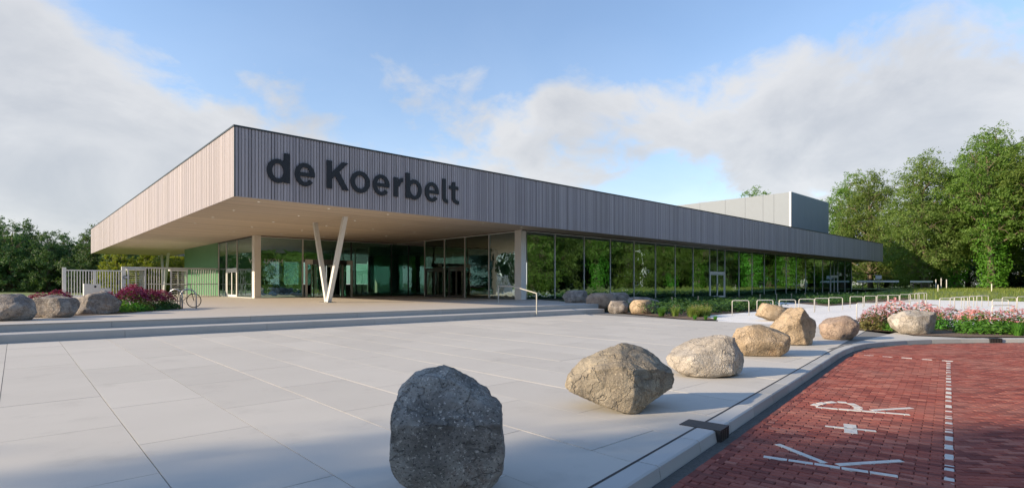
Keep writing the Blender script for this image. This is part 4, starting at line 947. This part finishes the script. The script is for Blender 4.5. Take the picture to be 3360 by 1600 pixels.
# ------------------------------------------------------------------ vegetation
def leaf_quad(b, c, nrm, s, rg, asp=0.6):
    t = nrm.orthogonal().normalized(); t = Matrix.Rotation(rg.uniform(0, 6.283), 3, nrm) @ t; w = nrm.cross(t)
    b.quad(c - t * s, c - w * s * asp * .5 + nrm * s * .12, c + t * s, c + w * s * asp * .5 + nrm * s * .12)
def make_tree(seed, H, cr, c0, nlobe, leaf, nleaf, spread=1.0, trunk_r=0.35, ztop_bias=1.0, lobe_r=(0.28, 0.42)):
    """H height, cr crown radius, c0 height where the crown starts"""
    rg = random.Random(seed); tr = MB(); lv = MB()
    top = Vector((rg.uniform(-.6, .6), rg.uniform(-.6, .6), H * .82)); pts = []
    for k in range(7):
        f = k / 6; pts.append(Vector((top.x * f + rg.uniform(-.15, .15) * (k > 0), top.y * f + rg.uniform(-.15, .15) * (k > 0), H * .82 * f - (0.1 if k == 0 else 0))))
    tr.tube(pts, [trunk_r * (1.25 if k == 0 else 1 - .78 * k / 6) for k in range(7)], 8)
    lobes = []
    for k in range(nlobe):
        for _ in range(30):
            f = rg.random(); z = c0 + (H - c0) * (f ** ztop_bias) ; env = math.sin(math.pi * min(1, (0.16 + 0.84 * f)) ** 0.85) ** 0.75
            a = rg.uniform(0, 6.283); r_ = cr * env * math.sqrt(rg.uniform(.12, 1.0)) * .78
            c = Vector((r_ * math.cos(a), r_ * math.sin(a), z - cr * .12)); lr = cr * rg.uniform(*lobe_r)
            if all((c - q[0]).length > (lr + q[1]) * .52 for q in lobes): break
        lobes.append((c, lr))
        zt = max(c0 * .75, c.z - r_ * .7 - .5); f2 = min(.97, zt / (H * .82)); st = pts[0].lerp(pts[-1], f2)
        i_ = min(5, int(f2 * 6)); st = pts[i_].lerp(pts[i_ + 1], f2 * 6 - i_)
        mid_ = st.lerp(c, .5) + Vector((rg.uniform(-.4, .4), rg.uniform(-.4, .4), rg.uniform(-.1, .5))); tr.tube([st, mid_, c], [trunk_r * .32, trunk_r * .2, trunk_r * .07], 5, False)
        for _ in range(4):
            e = c + Vector((rg.gauss(0, 1), rg.gauss(0, 1), rg.gauss(.3, .8))).normalized() * lr * .85; tr.tube([mid_.lerp(c, .7), c.lerp(e, .5) + Vector((0, 0, .1)), e], [trunk_r * .1, trunk_r * .06, trunk_r * .02], 4, False)
    tot = sum(l[1] ** 2 for l in lobes)
    for c, lr in lobes:
        n = int(nleaf * lr ** 2 / tot); ncl = max(5, n // 26); cl = []
        for _ in range(ncl):
            d = Vector((rg.gauss(0, 1), rg.gauss(0, 1), rg.gauss(0.1, .85))).normalized(); cl.append((c + d * lr * rg.uniform(.45, 1.08) * Vector((1, 1, .8)).length / 1.62, d, rg.uniform(.55, 1.25)))
        for _ in range(n):
            q, d, sc = rg.choice(cl); pnt = q + Vector((rg.gauss(0, 1), rg.gauss(0, 1), rg.gauss(0, .7))) * lr * .17 * sc
            nr = (d * .7 + Vector((rg.gauss(0, 1), rg.gauss(0, 1), rg.gauss(.5, 1))) * .7).normalized(); leaf_quad(lv, pnt, nr, leaf * rg.uniform(.65, 1.3), rg)
    return tr, lv
def tree_proto(name, m_leaf, *a, ivy=None, **k):
    tr, lv = make_tree(*a, **k); t_me = tr.mesh('trunk', M['bark'], True); l_me = lv.mesh('crown', m_leaf); i_me = None
    if ivy:
        rg = random.Random(a[0] + 77); b = MB(); z0, z1, r0, n = ivy
        for _ in range(n):
            z = rg.uniform(z0, z1); f = (z - z0) / (z1 - z0); th_ = rg.uniform(0, 6.283); rr = r0 * (0.55 + .75 * math.sin(math.pi * min(1, .12 + f * .88)) + .45 * mnoise.noise((math.cos(th_) * 1.5, math.sin(th_) * 1.5, z * .8))) * rg.uniform(.55, 1.05)
            d = Vector((math.cos(th_), math.sin(th_), rg.uniform(-.2, .5))).normalized(); leaf_quad(b, Vector((rr * math.cos(th_), rr * math.sin(th_), z)), (d + Vector((rg.gauss(0, .5), rg.gauss(0, .5), rg.gauss(0, .5)))).normalized(), rg.uniform(.14, .26), rg, .85)
        i_me = b.mesh('ivy', M['ivy'])
    return (t_me, l_me, i_me)
def plant_tree(proto, name, loc, rz, sc, label, cat='tree', group=None):
    e = empty(name, loc, rz); e.scale = sc if isinstance(sc, (tuple, list)) else (sc, sc, sc); tag(e, label, cat, group)
    link('trunk', proto[0], e); link('crown', proto[1], e)
    if proto[2]: link('ivy', proto[2], e)
    return e
TA = tree_proto('a', M['leafA'], 1, 26, 7.8, 5.5, 46, .23, 34000, ivy=(.9, 12, 1.7, 2600), trunk_r=.55)
TB = tree_proto('b', M['leafB'], 2, 22, 7.2, 3.5, 44, .22, 30000, trunk_r=.45)
TCt = tree_proto('c', M['leafC'], 3, 12.5, 5.2, .8, 34, .23, 17000, trunk_r=.35)
TD = tree_proto('d', M['leafY'], 4, 8.0, 4.0, .6, 20, .22, 7000, trunk_r=.25)
TE = tree_proto('e', M['leafA'], 5, 20, 6.8, 2.0, 44, .22, 30000, trunk_r=.45)
TF = tree_proto('f', M['leafA'], 6, 23, 6.5, 8.0, 30, .23, 20000, ivy=(.4, 13, 1.6, 3200), trunk_r=.5)
TS = tree_proto('s', M['leafA'], 9, 10, 4.4, 2.5, 16, .16, 5200, trunk_r=.2, lobe_r=(.20, .32))
GR = 'tall trees at the right'
def tz(x, y): return (x, y, lawn_z(x, y) - .05)
plant_tree(TF, 'ivy_tree', tz(112.3, -14.0), .4, 1.15, 'tree with a bright ivy column and bare trunk foot on the right lawn', group=GR)
plant_tree(TF, 'ivy_tree', tz(113, -21.5), 2.4, (1.25, 1.25, 1.2), 'ivy clad tree at the right picture edge', group=GR)
plant_tree(TA, 'broadleaf_tree', tz(121, -13.5), 1.1, 1.08, 'tallest airy green tree rising behind the ivy columns', group=GR)
plant_tree(TA, 'broadleaf_tree', tz(124, -22), 4.0, 1.14, 'tall airy tree cut by the right picture edge', group=GR)
plant_tree(TB, 'broadleaf_tree', tz(116, -4.5), .3, 1.12, 'bronze green tree left of the tall airy one', group=GR)
plant_tree(TB, 'broadleaf_tree', tz(131, 8), 2.2, 1.15, 'bronze tinted tree just right of the roof end', group=GR)
plant_tree(TE, 'broadleaf_tree', tz(137, 14), 3.1, (1.25, 1.25, 1.35), 'green tree leftmost of the right hand group, above the roof end', group=GR)
plant_tree(TE, 'broadleaf_tree', tz(128, -2), 5.1, 1.0, 'dark green tree filling the gap behind the bronze one', group=GR)
plant_tree(TF, 'ivy_tree', tz(118.5, -8.5), 5.5, (.9, .9, 1.0), 'slimmer ivy covered trunk between the bronze tree and the airy one', group=GR)
plant_tree(TE, 'broadleaf_tree', tz(150, -6), 2.0, 1.1, 'green tree farther behind the right hand group', group=GR)
plant_tree(TB, 'broadleaf_tree', tz(146, -24), 1.0, 1.2, 'bronze tree farther behind at the right edge', group=GR)
plant_tree(TCt, 'dense_tree', tz(152, 10), 1.0, (1.5, 1.5, 1.0), 'dark dense tree low behind the end of the building', group=GR)
plant_tree(TCt, 'dense_tree', tz(140, 0), 3.0, (1.4, 1.4, .8), 'dark undergrowth tree under the bronze tinted tree', group=GR)
plant_tree(TCt, 'dense_tree', tz(138, -14), 4.2, (1.5, 1.5, .8), 'dark undergrowth tree behind the ivy columns', group=GR)
plant_tree(TCt, 'dense_tree', tz(134, -26), 5.2, (1.5, 1.5, .9), 'dark undergrowth tree low at the right edge', group=GR)
plant_tree(TE, 'broadleaf_tree', (144, 38.5, 0), 1.0, (1.4, 1.4, 1.4), 'distant tree showing its top above the tall block')
# trees across the street, mirrored in the long front
for k, (x, y, pr, sc) in enumerate([(38, -46, TE, 1.0), (48, -44, TB, .9), (57, -47, TA, .8), (67, -44, TE, 1.0), (76, -46, TB, .95), (86, -43, TF, 1.0), (96, -41, TE, .95), (104, -36, TA, .85), (62, -56, TCt, 1.6), (82, -56, TCt, 1.6), (44, -56, TCt, 1.6), (100, -50, TCt, 1.6), (112, -34, TF, 1.0), (30, -52, TE, 1.1), (52, -58, TCt, 1.7), (72, -58, TCt, 1.7), (92, -57, TCt, 1.6), (20, -56, TCt, 1.6), (10, -50, TE, 1.0), (0, -54, TCt, 1.5)] + [(14 + 9 * q, -63 - 2 * (q % 2), TCt, 1.4) for q in range(12)] + [(112, -41, TE, 1.0), (120, -37, TCt, 1.5), (126, -45, TE, 1.0), (134, -39, TCt, 1.6), (141, -48, TE, 1.1), (150, -42, TCt, 1.7), (161, -50, TCt, 1.7), (128, -54, TCt, 1.6)]):
    plant_tree(pr, 'street_tree', (x, y, -0.1), k * 1.7, sc, 'tree across the street seen mirrored in the long glass front, ' + (ORD[k] + ' of the front row' if k < 20 else ORD[k - 20] + ' of the back belt'), group='trees across the street')
# trees to the left of the camera: they throw the shade over the foreground
def camxy(X, Z): q = CAM.xy + RGT.xy * X + FWD.xy * Z; return (q.x, q.y, -0.1)
SHD = Vector((SUN_XY.x, SUN_XY.y)); 
for k, (X, Z, pr, sc) in enumerate([(-25, -4.4, TS, 1.0), (-32, -11.2, TS, 1.55), (-28, -10.2, TE, 1.0), (-42, -15.0, TA, 1.05), (-30, -20, TE, 1.15), (-48, -25, TA, 1.2), (-20, -16, TCt, 1.35), (-57, -21, TA, 1.25)]):
    plant_tree(pr, 'street_tree', camxy(X, Z), k * 2.3, sc, 'street tree beside the road whose shade falls on the foreground, ' + ORD[k] + ' of the clump', group='trees shading the foreground')
# wood beyond the left picture edge, mirrored in the lobby glass
for k, (x, y) in enumerate([(-68 - 4 * (q % 2), -36 + 11.0 * q) for q in range(9)] + [(-75, 70), (-70, 78), (-65, 86), (-60, 94), (-54, 101), (-47, 107), (-40, 112), (-32, 116), (-24, 119)]):
    plant_tree(TE if k % 3 == 2 else TCt, 'wood_tree', (x, y, .2), k * 1.9, .75 if k % 3 == 2 else 1.1, 'dense tree beyond the left picture edge mirrored in the lobby glass, ' + ORD[k] + ' of its belt', group='wood beyond the left edge')
# wood on the left
WD = 'dark wood on the left'
lw = []
for k, (t_, zt_) in enumerate([(-1.0, 12.6), (-.972, 12.2), (-.948, 12.0), (-.925, 11.6), (-.90, 11.0), (-.878, 10.4), (-.855, 9.8), (-.83, 9.3), (-.808, 9.2), (-.785, 9.8), (-.762, 10.6), (-.738, 10.8), (-.71, 10.4), (-.68, 10), (-.65, 10), (-.62, 10)]):
    Zk = (86, 93, 89)[k % 3]; lw.append((t_ * Zk, Zk, TCt, zt_ / 12.5 * Zk / 88 * (1.0, 1.06, .95)[k % 3]))
for k, (X, Z, pr, sc) in enumerate(lw):
    q = camxy(X, Z); plant_tree(pr, 'dense_tree', (q[0], q[1], .2), k * 1.3, sc, 'dark dense tree in the left wood, ' + ORD[k] + ' of those merging into one canopy', group=WD)
for k, (X, Z, sc) in enumerate([(-53.5, 79.5, .85), (-49, 82, .9), (-45.5, 84, .85), (-57, 78.5, .8), (-41, 86, .9)]):
    q = camxy(X, Z); plant_tree(TD, 'sunlit_shrub', (q[0], q[1], .2), k * 1.3, sc, 'sunlit yellow green bush under the far end of the roof, ' + ORD[k] + ' of the clump', 'bush', 'sunlit bushes at the roof end')

# --- low plants
def blade(b, base, d, h_, w, lean):
    s = Vector((-d.y, d.x, 0)) * w; m_ = base + d * lean * .35 + Vector((0, 0, h_ * .6)); t = base + d * lean + Vector((0, 0, h_))
    i = len(b.v); b.v += [tuple(base - s), tuple(base + s), tuple(m_ + s * .7), tuple(m_ - s * .7), tuple(t)]; b.f += [(i, i + 1, i + 2, i + 3), (i + 3, i + 2, i + 4)]
def clump_mesh(seed, r_, h_, nleaf, leaf_s, m_leaf, flowers=0, m_fl=None, fl_s=.05, mode='leaf', fl_h=1.0):
    rg = random.Random(seed); b = MB(); fl = MB()
    for _ in range(nleaf):
        a = rg.uniform(0, 6.283); q = math.sqrt(rg.random()); d = Vector((math.cos(a), math.sin(a), 0))
        if mode == 'blade': blade(b, d * q * r_ * .45, (d + Vector((rg.gauss(0, .3), rg.gauss(0, .3), 0))).normalized(), h_ * rg.uniform(.5, 1.05), leaf_s, r_ * rg.uniform(.2, .9))
        else:
            z = h_ * (1 - .65 * q * q) * rg.uniform(.05, .95); leaf_quad(b, d * q * r_ + Vector((0, 0, z)), (d * .6 * q + Vector((rg.gauss(0, .5), rg.gauss(0, .5), .8))).normalized(), leaf_s * rg.uniform(.6, 1.3), rg, .75)
    for _ in range(flowers):
        a = rg.uniform(0, 6.283); q = math.sqrt(rg.random()); d = Vector((math.cos(a), math.sin(a), 0)); z = h_ * (1 - .5 * q * q) * rg.uniform(.82, 1.12) * fl_h
        c = d * q * r_ * .98 + Vector((0, 0, z))
        for _ in range(3): leaf_quad(fl, c + Vector((rg.gauss(0, 1), rg.gauss(0, 1), rg.gauss(0, .4))) * fl_s * .6, Vector((rg.gauss(0, .4), rg.gauss(0, .4), 1)).normalized(), fl_s * rg.uniform(.6, 1.2), rg, 1.0)
    return (b.mesh('leaves', m_leaf), fl.mesh('flowers', m_fl) if flowers else None)
PK = [clump_mesh(200 + k, .55, .75, 420, .075, M['blade2'] if k else M['cover'], 170, M['pink'], .042) for k in range(2)]
PU = [clump_mesh(210, .62, .85, 420, .07, M['blade2'], 420, M['purple'], .05)]
OL = [clump_mesh(220, .5, .62, 420, .07, M['olive'], 40, M['pink'], .03)]
GF = [clump_mesh(230, .30, .45, 130, .012, M['blade2'], mode='blade'), clump_mesh(231, .34, .55, 150, .010, M['blade'], 26, M['straw'], .03, mode='blade', fl_h=1.05)]
GL = [clump_mesh(240, .45, .42, 420, .06, M['blade2'])]
SH = [clump_mesh(250, .75, .62, 520, .10, M['cover']), clump_mesh(251, .7, .50, 460, .09, M['cover'])]
def put_plant(pr, name, x, y, z, sc, label, cat, group):
    e = empty(name, (x, y, z), rnd.uniform(0, 6.28)); e.scale = (sc * rnd.uniform(.9, 1.1), sc * rnd.uniform(.9, 1.1), sc * rnd.uniform(.88, 1.12)); tag(e, label, cat, group)
    tag(link('leaves', pr[0], e), kind='stuff')
    if pr[1]: tag(link('flowers', pr[1], e), kind='stuff')
RB = 'plants in the right flower bed'
def bedpts(lst): return lst
k_ = 0
for x, y, pr, sc, nm, lab in [
        (15.4, -21.2, OL[0], 1.0, 'sedum', 'brown olive bushy plant at the left tip of the flower bed'), (15.9, -21.7, OL[0], 1.05, 'sedum', 'brown olive plant second from the left tip of the flower bed'),
        (14.9, -21.4, GL[0], .8, 'leafy_plant', 'low green plant at the left tip of the flower bed'), (15.5, -22.1, GL[0], .9, 'leafy_plant', 'low green plant left of the cream boulder'),
        (14.55, -21.05, OL[0], .85, 'sedum', 'brown olive plant at the very left corner of the flower bed'), (14.6, -21.65, GL[0], .75, 'leafy_plant', 'small green plant at the very left corner of the flower bed'), (15.0, -20.9, OL[0], .95, 'sedum', 'brown olive plant at the back of the left corner of the flower bed'), (15.0, -21.95, GL[0], .7, 'leafy_plant', 'small green plant between the corner and the cream boulder'), (15.9, -20.9, PK[0], .95, 'pink_sedum', 'leftmost bright pink flowering clump of the flower bed'),
        (16.6, -21.3, PK[0], 1.15, 'pink_sedum', 'bright pink flowering clump left of the cream boulder'), (17.1, -22.0, PK[0], 1.1, 'pink_sedum', 'pink flowering clump directly behind the cream boulder'), (17.6, -22.7, PK[1], 1.1, 'pink_sedum', 'faded pink clump behind the right end of the cream boulder'),
        (16.4, -22.4, PK[1], .95, 'pink_sedum', 'pink clump low behind the left end of the cream boulder'),
        (16.9, -23.4, PK[1], 1.0, 'pink_sedum', 'pale pink clump right of the cream boulder'), (16.2, -23.6, PK[1], .95, 'pink_sedum', 'pale pink flowering plant in front right of the cream boulder'), (16.6, -24.1, PK[1], 1.0, 'pink_sedum', 'pale pink clump in the middle of the flower bed'), (17.2, -24.5, PK[1], 1.0, 'pink_sedum', 'pale pink clump at the back of the flower bed'),
        (15.4, -23.6, GL[0], 1.0, 'leafy_plant', 'dark green leafy plant right against the cream boulder'), (15.7, -24.1, GL[0], 1.1, 'leafy_plant', 'green leafy plant in the middle front of the flower bed'), (16.1, -24.5, GL[0], 1.1, 'leafy_plant', 'green leafy plant behind the yellow grasses'),
        (15.4, -24.7, GF[0], .9, 'grass_tuft', 'bright green grass tuft at the front of the flower bed, left of three'), (15.75, -25.1, GF[0], 1.0, 'grass_tuft', 'bright green grass tuft at the front of the flower bed, middle of three'), (16.05, -25.5, GF[0], .9, 'grass_tuft', 'bright green grass tuft at the front of the flower bed, right of three'),
        (16.5, -25.1, GF[1], 1.2, 'grass_tuft', 'tall olive grass tuft beside the pink clumps'), (16.9, -25.5, GF[1], 1.2, 'grass_tuft', 'tall olive grass tuft near the right picture edge'), (16.3, -26.0, GF[1], .9, 'grass_tuft', 'short yellow grass tuft above the kerb gully'),
        (17.6, -25.6, PK[1], 1.25, 'pink_sedum', 'tall pink clump at the right picture edge'), (18.0, -26.1, PK[1], 1.25, 'pink_sedum', 'pink clump cut by the right picture edge'), (18.3, -25.0, GL[0], 1.4, 'leafy_plant', 'green leafy bush behind the rightmost pink clump'), (17.2, -26.2, OL[0], .9, 'sedum', 'brown olive plant at the right picture edge'), (17.5, -26.9, OL[0], .9, 'sedum', 'brown olive plant beyond the right picture edge'), (17.9, -24.3, GL[0], 1.0, 'leafy_plant', 'green leafy plant at the back right of the flower bed')]:
    put_plant(pr, nm, x, y, .02, sc, lab, 'plant', RB)
# left bed on the terrace
for k, (x, y, pr, sc, nm, lab) in enumerate([
        (-3.6, 1.6, PU[0], 1.1, 'magenta_shrub', 'magenta flowering shrub right of the rust stained boulder'), (-2.9, 2.2, PU[0], 1.1, 'magenta_shrub', 'magenta flowering shrub in the middle of the terrace bed'), (-2.3, 3.0, PU[0], .95, 'magenta_shrub', 'magenta flowering shrub by the round arches'), (-3.4, 2.9, PU[0], 1.15, 'magenta_shrub', 'magenta flowering shrub at the back of the terrace bed'), (-4.3, 2.3, PU[0], 1.0, 'magenta_shrub', 'magenta shrub behind the rust stained boulder'),
        (-6.0, 1.6, PU[0], .95, 'magenta_shrub', 'dark magenta flowers left behind the terrace boulders'), (-6.6, .9, PU[0], .9, 'magenta_shrub', 'dark magenta flowers farthest left behind the boulders'),
        (-4.1, .35, GL[0], 1.1, 'leafy_plant', 'bright green low plant right of the terrace boulders'), (-3.7, .75, GL[0], 1.0, 'leafy_plant', 'yellow green low plant at the front of the terrace bed'), (-3.2, 1.2, OL[0], .8, 'sedum', 'olive low plant at the front of the terrace bed'), (-2.7, 1.65, SH[1], .75, 'leafy_plant', 'dark green low plant at the front of the terrace bed'), (-2.2, 2.1, SH[1], .75, 'leafy_plant', 'dark green plant at the right tip of the terrace bed'), (-3.4, .95, GL[0], 1.1, 'leafy_plant', 'green plant between the yellow green and olive plants'), (-2.1, 2.6, SH[1], .6, 'leafy_plant', 'small dark plant at the foot of the round arches')]):
    put_plant(pr, nm, x, y, FL, sc, lab, 'plant', 'plants in the terrace bed')
# sunlit grasses at the front of the long bed
for k in range(16):
    f = k / 15; x = 16.0 + 2.6 * f + rnd.uniform(-.3, .3); y = -12.3 - 1.0 * math.sin(f * 3.1) + rnd.uniform(-.5, .5)
    put_plant(GF[1] if k % 3 else GF[0], 'grass_tuft', x, y, .03, rnd.uniform(.75, 1.05), 'sunlit grass tuft, ' + ORD[k] + ' from the left beside the boulder pile', 'plant', 'grasses beside the boulder pile')
for k, (x, y) in enumerate([(15.2, -14.6), (15.5, -14.9), (15.0, -14.2)]):
    put_plant(GF[0], 'grass_tuft', x, y, .03, .45, 'tiny grass tuft at the pointed tip of the long bed, ' + ORD[k] + ' of three', 'plant', 'grasses beside the boulder pile')
# ground cover of the long bed
bedA = [(18.2, -6.2), (15.9, -12.2), (18, -12.6), (21, -12.6), (29.8, -12.7), (29.8, -11), (46.8, 1.0), (46.8, 1.6), (21.8, 1.6)]
bedB = [(36.4, -12.8), (61, -12.9), (100, -6), (100, 1.6), (52.4, 1.6), (52.4, 1.0)]
gc = MB(); rg = random.Random(99)
def cover(poly, n, xr, yr):
    c = 0
    while c < n:
        x = rg.uniform(*xr); y = rg.uniform(*yr)
        if not inside(x, y, poly): continue
        h_ = .18 + (.26 if y < -8.5 else 0) + .26 * (0.5 + mnoise.noise((x * .45, y * .45, 0))) + .16 * mnoise.noise((x * 1.3, y * 1.3, 4)); z = max(.02, h_ * math.sqrt(rg.random()))
        leaf_quad(gc, Vector((x, y, z)), Vector((rg.gauss(0, .6), rg.gauss(0, .6), .8)).normalized(), rg.uniform(.06, .13), rg, .8); c += 1
cover(bedA, 26000, (15.6, 47), (-12.8, 1.7)); cover(bedB, 26000, (36, 100), (-13, 1.7))
tag(gc.obj('ground_cover', M['cover']), 'low dark green ground cover in front of the long glass front', 'ground cover', kind='stuff')
for k in range(12):
    x = 21 + 2.4 * k + rnd.uniform(-.4, .4)
    if 29 < x < 37.5: continue
    put_plant(SH[k % 2], 'low_shrub', x, -11.6 + rnd.uniform(-.5, .4), .03, 1.0, 'low dark green shrub behind the bicycle hoops, ' + ORD[k] + ' along the bed', 'shrub', 'low shrubs along the long bed')
# meadow grass (left and right lawns)
mg = MB()
def meadow(n, fx, hz, hmax):
    for _ in range(n):
        x, y, z = fx(); a = rg.uniform(0, 6.28); blade(mg, Vector((x, y, z)), Vector((math.cos(a), math.sin(a), 0)), rg.uniform(.3, 1) * hmax, .02, rg.uniform(.05, .25))
def fxl():
    x = rg.uniform(-22, -4.5); y = rg.uniform(2, 30); return x, y, lawn_l(x, y)
def fxr():
    x = rg.uniform(62, 118); y = rg.uniform(-32, -6); return x, y, lawn_z(x, y)
meadow(9000, fxl, 0, .55); meadow(16000, fxr, 0, .45)
tag(mg.obj('meadow_grass', M['blade']), 'meadow grass on the lawns left and right of the building', 'grass', kind='stuff')

# ------------------------------------------------------------------ small things
for k in range(15):
    x = 21.0 + 3.5 * k
    if 31 < x < 36: continue
    tag(MB().box(-.035, -.035, -.02, .035, .035, .72).obj('edging_post', M['steel'], None, loc=(x, -7.4 + .05 * k, .03)), 'short grey edging post in the long bed, ' + ORD[k] + ' from the left', 'post', 'edging posts in the long bed')
# far right: plank rail, sign, stakes
for k, (xa, ya, xb, yb) in enumerate([(98, 1.8, 102.5, -3.2), (106.5, -4.0, 110, -6.5)]):
    e = empty('plank_rail', (0, 0, 0)); tag(e, ('long' if k == 0 else 'short') + ' white plank rail under the trees beyond the building end', 'barrier', 'white plank rails under the trees')
    a, b = Vector((xa, ya)), Vector((xb, yb)); d = b - a; ang = math.atan2(d.y, d.x); zb = lawn_z(xa, ya)
    Mx = Matrix.Translation((xa, ya, 0)) @ Matrix.Rotation(ang, 4, 'Z'); MB().box(0, -.03, zb + 1.25, d.length, .03, zb + 1.55, Mx).obj('plank', M['whitemetal'], e)
    for q in (.15, .5, .85): MB().box(d.length * q - .05, .035, zb - .1, d.length * q + .05, .13, zb + 1.5, Mx).obj('post', M['bark'], e)
sg = empty('street_sign', (98.6, -1.3, lawn_z(98.6, -1.3))); tag(sg, 'white sign plate on a grey post beyond the building end', 'sign')
MB().tube([(0, 0, -.1), (0, 0, 2.3)], .05, 8).obj('post', M['steel'], sg); MB().box(-.3, -.42, 1.75, -.27, .42, 2.35).obj('plate', M['whitemetal'], sg)
for k, (x, y, h_) in enumerate([(105.4, -7.7, 1.7), (106.0, -8.3, 1.9), (106.7, -8.9, 1.7), (84, -11.5, .9), (88, -16.5, 1.0)]):
    tag(MB().tube([(0, 0, -.1), (0, 0, h_)], .07, 7).obj('tree_stake', M['white'] if k < 3 else M['rack'], None, loc=(x, y, lawn_z(x, y))), 'pale wooden stake on the right lawn, ' + ORD[k] + ' from the left' if k < 3 else 'thin pale marker stake in the meadow, ' + ('left' if k == 3 else 'right') + ' of two', 'stake', 'stakes on the right lawn')
lp = empty('street_lamp', (87, -31.8, -.1)); tag(lp, 'slim street lamp with a short arm, seen mirrored in the long glass front', 'street lamp')
MB().tube([(0, 0, 0), (0, 0, 8.0)], [.09, .06], 8).obj('post', M['whitemetal'], lp); MB().tube([(0, 0, 7.95), (-2.2, .4, 8.1)], .05, 6).obj('arm', M['whitemetal'], lp); MB().box(-2.9, .3, 8.05, -2.1, .6, 8.18).obj('lamp_head', M['whitemetal'], lp)
fh = empty('distant_shed', (150, -16, 0)); tag(fh, 'low pale shed glimpsed between the trees at the right', 'shed')
MB().box(-2, -7, .3, 4, 7, 3.1).obj('wall', M['mesh_light'], fh); MB().box(-2.4, -7.4, 3.1, 4.4, 7.4, 3.4).obj('roof', M['coping'], fh)
for k in range(4): MB().box(-2.03, -6 + 3.2 * k, 1.4, -2.002, -4.4 + 3.2 * k, 2.6).obj('window', M['coping'], fh)
